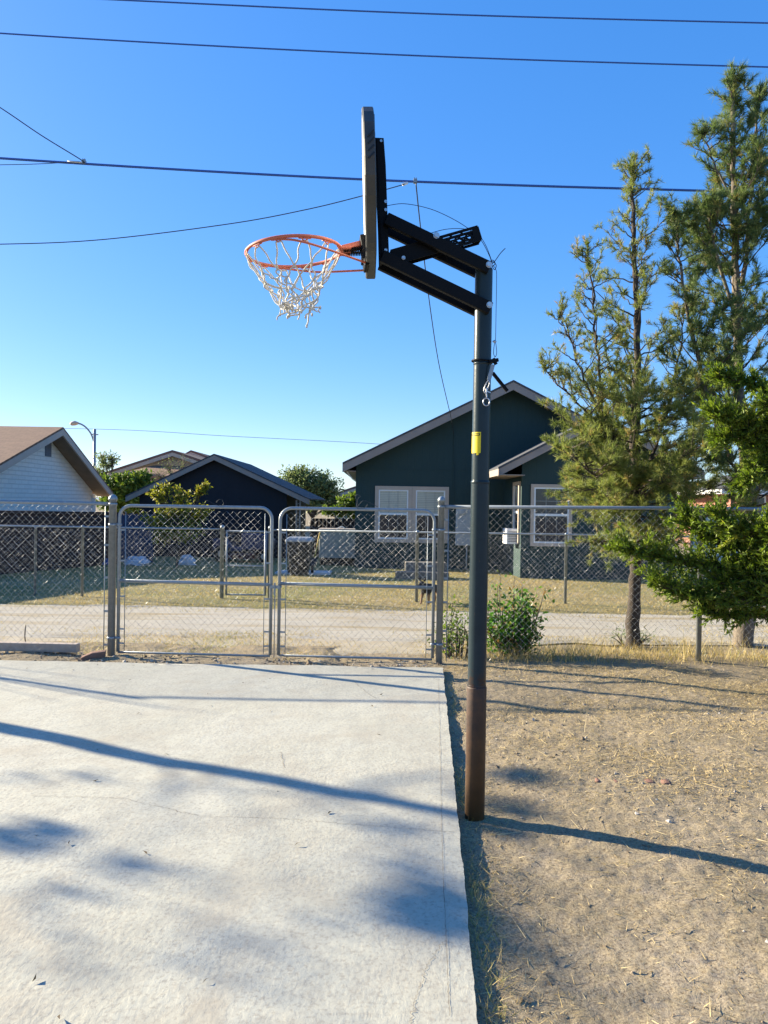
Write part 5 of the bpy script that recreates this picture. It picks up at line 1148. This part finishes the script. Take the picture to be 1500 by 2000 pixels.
pine('pine_tree', 'shorter slender pine with bare middle branches, its trunk standing clear', tuple(pb), [
    dict(pts=[A(1233, 1275), A(1240, 1150), A(1243, 1050), A(1240, 850), A(1246, 700), A(1242, 560), A(1236, 430), A(1234, 322)], r=(0.085, 0.012), span=(0.24, 0.50), n=80, len=lambda u: 0.95 * (1 - 0.42 * u) * (0.50 + 0.75 * min(1, u * 3)), tw=15, el=18, dens=0.95, np=17, nl=.075, sub=12),
    dict(pts=[A(1242, 900), A(1244, 700), A(1241, 560), A(1236, 430), A(1234, 322)], r=(0.04, 0.010), span=(0.05, 0.97), n=58, len=lambda u: 0.72 * (1 - 0.72 * u), tw=11, el=42, dens=0.85, np=14, nl=.066, tipn=60, tipl=.17, tipr=.16),
    dict(pts=[A(1225, 930, -.1), A(1178, 820, -.25), A(1168, 700, -.3), A(1158, 580, -.3), A(1146, 472, -.3)], r=(0.026, 0.006), span=(0.12, 0.96), n=44, len=lambda u: 0.58 * (1 - 0.72 * u), tw=11, el=40, dens=0.78, np=12, nl=.06, tipn=34, tipl=.16, tipr=.09),
    dict(pts=[A(1200, 860, -.2), A(1150, 760, -.4), A(1112, 660, -.45), A(1092, 615, -.45)], r=(0.016, 0.004), span=(0.2, 1), n=22, len=lambda u: 0.36 * (1 - 0.5 * u), tw=12, el=42, dens=0.75, np=11, nl=.058, tipn=6),
    dict(pts=[A(1215, 880, -.15), A(1140, 800, -.4), A(1080, 740, -.5), A(1066, 718, -.5)], r=(0.014, 0.004), span=(0.25, 1), n=22, len=lambda u: 0.34 * (1 - 0.4 * u), tw=12, el=30, dens=0.75, np=11, nl=.058, tipn=6),
    dict(pts=[A(1243, 960, .1), A(1295, 830, .2), A(1325, 700, .2), A(1336, 600, .2)], r=(0.022, 0.005), span=(0.1, 1), n=30, len=lambda u: 0.50 * (1 - 0.5 * u), tw=11, el=40, dens=0.8, np=13, nl=.066),
    dict(pts=[A(1240, 1000, -.1), A(1175, 940, -.35), A(1105, 880, -.45)], r=(0.022, 0.006), span=(0.15, 1), n=34, len=lambda u: 0.50 * (1 - .3 * u), tw=17, el=20, dens=.95, np=16, nl=.07),
    dict(pts=[A(1242, 1000, .1), A(1300, 930, .15), A(1350, 880, .1)], r=(0.022, 0.006), span=(0.1, 1), n=34, len=lambda u: 0.50 * (1 - .3 * u), tw=17, el=20, dens=.95, np=16, nl=.07),
    dict(pts=[A(1240, 1045, -.05), A(1200, 1055, -.3), A(1160, 1062, -.4)], r=(0.014, 0.004), span=(0.3, 1), n=14, len=lambda u: 0.26, tw=15, el=-12, dens=.8, np=14, nl=.07),
], M['needle'], 0.085, brown=0.07, seed=3)
YP = 8.9
pb2 = Vector((A(1452, 1268).x, YP, gz(YP)))
pine('pine_tree', 'tallest pine rising above everything at the right edge', tuple(pb2), [
    dict(pts=[A(1448, 1285), A(1462, 1100), A(1468, 980), A(1448, 830), A(1440, 660), A(1436, 480), A(1432, 305), A(1430, 150)], r=(0.115, 0.014), span=(0.26, 0.80), n=92, len=lambda u: 1.0 * (1 - 0.45 * u), tw=11, el=30, dens=0.75, np=17, nl=.09, tip=False),
    dict(pts=[A(1442, 620), A(1436, 480), A(1432, 305), A(1430, 150)], r=(0.05, 0.014), span=(0.2, 0.97), n=52, len=lambda u: 0.62 * (1 - 0.66 * u), tw=13, el=42, dens=0.85, np=17, nl=.095, tipn=60, tipl=.20, tipr=.14),
    dict(pts=[A(1450, 560, .1), A(1462, 420, .15), A(1474, 290, .15), A(1480, 185, .15)], r=(0.03, 0.008), span=(0.2, 1), n=30, len=lambda u: 0.45 * (1 - .55 * u), tw=13, el=42, dens=.85, np=17, nl=.09, tipn=36, tipl=.2, tipr=.12),
    dict(pts=[A(1432, 900, -.2), A(1378, 760, -.3), A(1345, 620, -.3), A(1326, 500, -.3), A(1318, 420, -.3)], r=(0.035, 0.007), span=(0.25, 1), n=46, len=lambda u: 0.50 * (1 - .6 * u), tw=14, el=40, dens=.85, np=16, nl=.085, tipn=36, tipl=.18, tipr=.10),
    dict(pts=[A(1440, 640, -.1), A(1405, 520, -.2), A(1385, 430, -.2), A(1380, 400, -.2)], r=(0.025, 0.006), span=(0.3, 1), n=24, len=lambda u: 0.38 * (1 - .5 * u), tw=13, el=36, dens=.85, np=16, nl=.09, tipn=16, tipl=.2, tipr=.1),
    dict(pts=[A(1436, 400, -.1), A(1405, 340, -.15), A(1378, 280, -.15), A(1372, 262, -.15)], r=(0.015, 0.005), span=(0.3, 1), n=14, len=lambda u: 0.28 * (1 - .4 * u), tw=14, el=32, dens=.9, np=16, nl=.09, tipn=12, tipr=.1),
    dict(pts=[A(1462, 980, .1), A(1530, 860, .2), A(1570, 700, .2), A(1590, 520, .2)], r=(0.04, 0.008), span=(0.2, 1), n=34, len=lambda u: 0.6 * (1 - .5 * u), tw=12, el=40, dens=.85, np=15, nl=.085),
], M['needle_dark'], 0.115, width=0.0030, brown=0.03, seed=5, bark='bark_pale')

# juniper boughs reaching in from the right, near side of the fence
def juniper():
    random.seed(11)
    root = Vector((3.95, 5.9, 0)); Yj = 6.6
    t = thing('juniper_tree', tuple(root), 'bright green juniper reaching in from the right, overlapping the fence', 'tree')
    tr = MB().tube(smooth([root + Vector((0, 0, -.05)), root + Vector((.02, .02, .8)), root + Vector((-.05, 0, 1.7)), root + Vector((.03, .05, 2.8))], 5), [0.12 - .09 * i / 15 for i in range(16)], 9)
    br = MB(); P = []; D = []; W_ = []
    def bough(pts, spread, n, sl, r0=0.03):
        pp = smooth([p if isinstance(p, Vector) else at(*p) for p in pts], 8); m = len(pp)
        br.tube([q + rv(.01) for q in pp], [r0 * (1 - .85 * i / (m - 1)) + .003 for i in range(m)], 6)
        for k in range(int(n * 1.9)):
            s = random.uniform(0.12, 1.0) ** 0.8; f = s * (m - 1); i = min(int(f), m - 2); q = pp[i].lerp(pp[i + 1], f - i); dr = (pp[i + 1] - pp[i]).normalized()
            td = (dr * 0.7 + rv(.65) + Vector((0, 0, .28))).normalized(); ln = random.uniform(.08, 1) * spread * 1.25 * (1.1 - .45 * s)
            q2 = q + td * ln; md = q.lerp(q2, .5) + Vector((0, 0, -.06 * ln)) ; sp_ = bez(q, md, q2, 5); br.tube(sp_, [.005, .004, .003, .0025, .002], 3, cap=False)
            for j in range(int(12 + ln * 110)):
                tt = random.uniform(.12, 1); jj = min(int(tt * 4), 3); w_ = sp_[jj].lerp(sp_[jj + 1], tt * 4 - jj); sd = ((sp_[jj + 1] - sp_[jj]).normalized() * .9 + rv(.5) + Vector((0, 0, .12))).normalized()
                P.append(w_); D.append(sd); W_.append(k)
    # lower bough group
    bough([root + Vector((0, 0, .75)), (1560, 1135, 6.4), (1440, 1115, 6.5), (1330, 1100, 6.5), (1215, 1070, 6.5)], .30, 190, 1)
    bough([root + Vector((0, 0, .9)), (1560, 1110, 6.5), (1460, 1075, 6.6), (1380, 1050, 6.6), (1340, 1010, 6.6)], .28, 150, 1)
    bough([root + Vector((0, 0, .8)), (1570, 1100, 6.3), (1500, 1060, 6.3), (1440, 1040, 6.3), (1400, 1005, 6.3)], .26, 130, 1)
    bough([root + Vector((0, 0, .6)), (1560, 1160, 6.3), (1440, 1170, 6.4), (1350, 1165, 6.4), (1280, 1135, 6.4)], .26, 140, 1)
    bough([root + Vector((0, 0, .5)), (1580, 1190, 6.3), (1500, 1200, 6.4), (1430, 1205, 6.4), (1370, 1190, 6.4)], .22, 90, 1, .02)
    bough([root + Vector((0, 0, .5)), (1600, 1120, 6.0), (1540, 1080, 6.1), (1500, 1040, 6.1)], .30, 110, 1, .02)
    bough([root + Vector((0, 0, .7)), (1600, 1150, 6.2), (1530, 1120, 6.3), (1460, 1125, 6.4), (1400, 1140, 6.4)], .34, 130, 1, .02)
    bough([root + Vector((0, 0, .5)), (1620, 1200, 6.1), (1540, 1170, 6.2), (1480, 1165, 6.3)], .32, 90, 1, .02)
    # upper bough group
    bough([root + Vector((0, 0, 2.1)), (1570, 860, 6.3), (1500, 840, 6.4), (1440, 825, 6.4), (1392, 805, 6.4)], .24, 150, 1)
    bough([root + Vector((0, 0, 1.9)), (1560, 900, 6.3), (1500, 880, 6.4), (1450, 850, 6.4), (1410, 860, 6.4)], .22, 130, 1)
    bough([root + Vector((0, 0, 1.8)), (1570, 945, 6.4), (1520, 925, 6.4), (1480, 910, 6.4), (1455, 940, 6.4)], .20, 100, 1)
    bough([root + Vector((0, 0, 2.3)), (1570, 790, 6.5), (1500, 765, 6.6), (1450, 745, 6.6), (1400, 735, 6.6)], .17, 120, 1)
    bough([root + Vector((0, 0, 2.4)), (1590, 800, 6.2), (1540, 800, 6.2), (1495, 790, 6.2)], .22, 70, 1)
    for k in range(26):
        z0 = 0.5 + 2.2 * (k / 26); a_ = k * 2.4; rr_ = (0.95 - 0.25 * z0) * random.uniform(.7, 1.1) + .15
        d_ = Vector((abs(math.cos(a_)) * .9 + .05, math.sin(a_), 0)); c0 = root + Vector((0, 0, z0))
        bough([c0, c0 + d_ * rr_ * .5 + Vector((0, 0, .03)), c0 + d_ * rr_ + Vector((0, 0, .18))], .30, 34, 1, .016)
    tr.build('trunk', M['bark_pine'], t); br.build('branches', M['twig'], t)
    P_ = np.array([tuple(p) for p in P]); D_ = np.array([tuple(d) for d in D]); n = len(P_)
    vv = rng.normal(.42, .18, max(W_) + 1)[np.array(W_)] + rng.normal(0, .12, n)
    np_mesh('crown', leaves(P_, D_, .026 + .034 * rng.random(n), .0046 + .0030 * rng.random(n), .05), 4, np.clip(vv, 0, 1), M['juniper'], t)
juniper()

# leafy shrub behind the fence and its twiggy neighbour
def shrub(name, label, base, stems, nleaf, ls, lw, mat, spread, hgt, sparse=1.0, seed=2, cat='shrub', fill=0.35, shoots=0):
    random.seed(seed); t = thing(name, tuple(base), label, cat); br = MB(); P = []; D = []
    for k in range(stems):
        a = random.uniform(0, 2 * math.pi); r_ = math.sqrt(random.random()) * spread; h_ = hgt * random.uniform(.45, .92) * (1 - .35 * (r_ / spread) ** 2)
        if k < shoots: r_ *= random.uniform(.6, 1.35); h_ = hgt * random.uniform(.85, 1.08) if k % 2 else hgt * random.uniform(.3, .6)
        e = Vector(base) + Vector((math.cos(a) * r_, math.sin(a) * r_ * .7, h_)); st_ = Vector(base) + Vector((math.cos(a) * .08, math.sin(a) * .06, -.03))
        pp = bez(st_, st_.lerp(e, .5) + Vector((math.cos(a) * .06, 0, .08)), e, 8); br.tube(pp, [.008 - .006 * i / 7 for i in range(8)], 4)
        for j in range(nleaf if k >= shoots else nleaf // 3):
            tt = random.uniform(fill if k >= shoots else .45, 1) ; i = min(int(tt * 7), 6); q = pp[i].lerp(pp[i + 1], tt * 7 - i) + rv(.045 * sparse)
            P.append(tuple(q)); D.append(tuple(rv(1) + Vector((math.cos(a) * .6, math.sin(a) * .6, .5))))
    P = np.array(P); D = np.array(D); n = len(P); br.build('stems', M['twig'], t)
    v = np.clip(rng.normal(.36, .2, n), 0, .8); v[rng.random(n) < .07] = 1
    np_mesh('leaves', leaves(P, D, ls * (.6 + .7 * rng.random(n)), lw * (.7 + .6 * rng.random(n))), 4, v, mat, t)
b_ = at(1002, 1285, 7.85); shrub('leafy_shrub', 'dense dark green leafy shrub growing through the fence by the hoop pole', (b_.x, 7.85, -.01), 46, 50, .055, .014, M['shrub'], .34, .80, seed=21, fill=.15, shoots=10)
b_ = at(893, 1285, 7.75); shrub('twiggy_shrub', 'sparse twiggy shrub between right gate post and hoop pole', (b_.x, 7.75, -.01), 20, 34, .040, .010, M['green_bush'], .21, .68, 1.6, seed=22)
for px, sd in ((1222, 5), (1252, 6)):
    b_ = at(px, 1258, 8.75); 
b_ = at(1232, 1258, 8.75); shrub('weed_tuft', 'small grey green weed tuft at the foot of the shorter pine', (b_.x, 8.75, gz(8.75)), 22, 12, .06, .004, M['paloverde'], .22, .16, seed=25, cat='weed')

def tree(name, label, base, clumps, nleaf, ls, lw, mat, bark, tr_r, cat='tree', group=None, seed=1, twigs=6):
    random.seed(seed); base = Vector(base); t = thing(name, tuple(base), label, cat, group); tr = MB(); P = []; D = []; br = MB()
    top = sum((Vector(c[:3]) for c in clumps), Vector()) / len(clumps); fork = base.lerp(Vector((base.x * .7 + top.x * .3, base.y, top.z)), .45)
    tr.tube(smooth([base - Vector((0, 0, .05)), base.lerp(fork, .5) + rv(.02), fork], 4), [tr_r * (1 - .04 * i) for i in range(9)], 8)
    for c in clumps:
        ce = Vector(c[:3]); r_ = c[3]; pp = bez(fork, fork.lerp(ce, .5) + Vector((0, 0, .1 * r_)), ce, 6); br.tube(pp, [tr_r * .55 * (1 - .8 * i / 5) + .003 for i in range(6)], 5)
        for k in range(int(twigs * (1 + r_))):
            d = rv(1).normalized(); d.z = d.z * .6 + .25; e = ce + d * r_ * random.uniform(.6, 1.1); bb_ = bez(ce.lerp(fork, random.random() * .3), ce + d * r_ * .4, e, 5); br.tube(bb_, [tr_r * .18 * (1 - .8 * i / 4) + .002 for i in range(5)], 4)
            m = int(nleaf * r_ * c[4] if len(c) > 4 else nleaf * r_)
            for j in range(m):
                tt = random.uniform(.15, 1.0); i = min(int(tt * 4), 3); q = bb_[i].lerp(bb_[i + 1], tt * 4 - i) + rv(.11 * r_); P.append(tuple(q)); D.append(tuple(rv(1) + d * .6))
    tr.build('trunk', M[bark], t); br.build('branches', M[bark], t)
    P = np.array(P); D = np.array(D); n = len(P)
    v = np.clip(rng.normal(.42, .22, n), 0, 1); np_mesh('crown', leaves(P, D, ls * (.6 + .8 * rng.random(n)), lw * (.7 + .6 * rng.random(n))), 4, v, mat, t)
    return t
def cl(Y, *cs):
    out = []
    for c in cs:
        p = at(c[0], c[1], Y + (c[4] if len(c) > 4 else 0)); out.append((p.x, p.y, p.z, c[2] / 1500 * Y, c[3] if len(c) > 3 else 1.0))
    return out
YY = 19.6; b_ = at(345, 1115, YY)
tree('young_tree', 'young yellow green tree standing before the shed', (b_.x, YY, gz(YY)), cl(YY, (345, 1000, 45, 1, 0), (305, 1020, 36, 1, -.2), (388, 1010, 36, 1, .2), (345, 1045, 46, 1, .1), (310, 968, 20, 1.3), (352, 965, 26, .9), (322, 950, 13, 1.6), (392, 958, 17, 1.6), (402, 948, 10, 1.6), (372, 1040, 34, 1, -.2), (318, 1050, 28, 1, .2)), 42, .085, .026, M['yellow_leaf'], 'twig', .035, seed=31, twigs=14)
YY = 34; b_ = at(255, 1040, YY)
tree('green_bush_tree', 'rounded green tree between the white house and shed', (b_.x, YY, gz(YY)), cl(YY, (255, 965, 40), (230, 955, 34), (285, 955, 34), (220, 985, 34), (270, 990, 40), (305, 965, 26), (240, 940, 24), (275, 935, 22), (212, 950, 24), (325, 950, 18)), 70, .16, .05, M['green_bush'], 'twig', .10, seed=32, twigs=18)
YY = 44; b_ = at(210, 1010, YY)
tree('wispy_tree', 'wispy pale green tree showing above the white house eave', (b_.x, YY, gz(YY)), cl(YY, (208, 905, 26, .6), (190, 920, 24, .7), (222, 895, 16, .5), (200, 890, 14, .5), (180, 935, 22, .8)), 34, .14, .035, M['paloverde'], 'twig', .09, seed=33, twigs=14)
YY = 40; b_ = at(610, 1040, YY)
tree('feathery_tree', 'rounded feathery green tree behind the right end of shed', (b_.x, YY, gz(YY)), cl(YY, (605, 950, 44), (580, 938, 34), (635, 945, 34), (600, 925, 26), (625, 965, 40), (645, 962, 26), (570, 930, 22), (615, 985, 40), (560, 945, 24), (650, 985, 22), (590, 970, 36)), 40, .16, .036, M['paloverde'], 'twig', .12, seed=34, twigs=14)
YY = 33; b_ = at(690, 1040, YY)
tree('low_bush', 'bright green bush in the gap beside teal house wall', (b_.x, YY, gz(YY)), cl(YY, (680, 985, 22), (660, 1000, 20), (700, 975, 22), (640, 1000, 16), (690, 1005, 20)), 60, .13, .04, M['green_bush'], 'twig', .06, 'bush', seed=35, twigs=14)
YY = 48; b_ = at(340, 1000, YY-6)
tree('bare_tree', 'thin bare tree in front of the tan tiled gable', (b_.x, YY - 6, gz(YY)), cl(YY - 6, (330, 905, 22, .3), (360, 900, 22, .3), (345, 925, 30, .3), (385, 915, 20, .3), (310, 925, 20, .3)), 20, .08, .02, M['paloverde'], 'bark_pale', .06, seed=36, twigs=16)
# small mulberry sapling weeds by left fence
b_ = at(52, 1262, 7.9); tag(MB().tube(smooth([(b_.x, 7.9, 0), (b_.x - .02, 7.9, .12), (b_.x - .01, 7.9, .24)], 3), [.006] * 6 + [.003], 5).build('dry_stalk', M['twig'], loc=(b_.x, 7.9, 0)), 'single thin dry stalk behind the timber beam', 'stalk')

# ------------------------------------------------------------------ trees left of the frame, which shade the slab
TE = math.tan(SUN_EL)
def up_sun(px, py, tdist, z=0.04):
    g = ground(px, py, z); return Vector((g.x + SX * tdist, g.y + SY * tdist, z + TE * tdist))
def shade_tree():
    random.seed(41)
    e0 = up_sun(885, 1588, 6.2); b0 = Vector((e0.x - .02, e0.y + .03, -.05))
    t = thing('mesquite_tree', tuple(b0), 'thick trunked tree standing left of the slab, shading it', 'tree')
    tr = MB(); tp = e0 + Vector((0, 0, .1)); pts = smooth([b0, b0.lerp(tp, .35) + Vector((.02, .04, 0)), b0.lerp(tp, .7) + Vector((-.02, -.03, 0)), tp], 6)
    tr.tube([p + rv(.012) for p in pts], [.112 - .062 * i / 18 + random.uniform(-.008, .008) for i in range(19)], 10); br = MB(); P = []; D = []
    def limb(e, r_=.04):
        s = pts[random.randint(12, 18)]; pp = bez(s, s.lerp(e, .5) + Vector((0, 0, .15)), e, 7); br.tube([p + rv(.012) for p in pp], [r_ * (1 - .75 * i / 6) for i in range(7)], 6); return pp
    # (px, py on the slab/yard, distance up the sun ray, clump radius, leaves)
    for px, py, td, rr, nl in ((860, 1790, 7.2, .15, 1500), (872, 1755, 7.1, .10, 500), (840, 1700, 6.9, .12, 130), (790, 1620, 6.7, .10, 90), (700, 1830, 7.4, .16, 90), (410, 1860, 7.0, .22, 130), (240, 1695, 6.4, .08, 260), (140, 1750, 6.3, .16, 100), (390, 1720, 6.8, .12, 50), (40, 1640, 6.0, .13, 520), (100, 1625, 6.1, .10, 300), (30, 1520, 6.0, .15, 60), (180, 1520, 6.2, .09, 60), (150, 1850, 6.6, .2, 60), (995, 1505, 7.6, .12, 800), (965, 1560, 7.4, .13, 450), (965, 1700, 7.3, .16, 90), (1040, 1880, 7.8, .2, 110), (560, 1960, 7.4, .3, 110)):
        c = up_sun(px, py, td); limb(c, .006); nl = int(nl * .20); rr *= 1.1
        for k in range(nl):
            d = rv(1).normalized(); d.z *= .40; P.append(tuple(c + d * rr * random.random() ** .5)); D.append(tuple(rv(1)))
    for (x0, y0), (x1, y1), td in (((720, 1545), (905, 1510), 6.6), ((890, 1590), (1240, 1712), 6.4)):
        a, b = up_sun(x0, y0, td), up_sun(x1, y1, td + .5); br.tube(smooth([tp, a, b], 5), [.035 - .025 * i / 10 for i in range(11)], 6)
    tr.build('trunk', M['bark_pine'], t); br.build('branches', M['bark_pine'], t)
    P = np.array(P); D = np.array(D); n = len(P); np_mesh('crown', leaves(P, D, .05 + .04 * rng.random(n), .014 + .008 * rng.random(n)), 4, rng.random(n), M['green_bush'], t)
shade_tree()
def sapling():
    random.seed(43); base = up_sun(-150, 1290, 3.2); base.z = 0
    t = thing('bare_sapling', tuple(base), 'leafless many stemmed sapling beyond the left fence, shading the slab corner', 'tree'); br = MB()
    for (px, py, td, r_) in ((330, 1388, 6.4, .035), (260, 1368, 6.1, .02), (180, 1345, 5.6, .02), (120, 1372, 5.4, .014), (240, 1335, 6.0, .014), (60, 1350, 4.8, .016), (440, 1400, 6.9, .012)):
        e = up_sun(px, py, td); br.tube([p + rv(.01) for p in bez(base + rv(.05), base.lerp(e, .55) + Vector((0, 0, .1)), e, 9)], [r_ * (1 - .7 * i / 8) for i in range(9)], 6)
    br.build('stems', M['bark_pale'], t)
sapling()
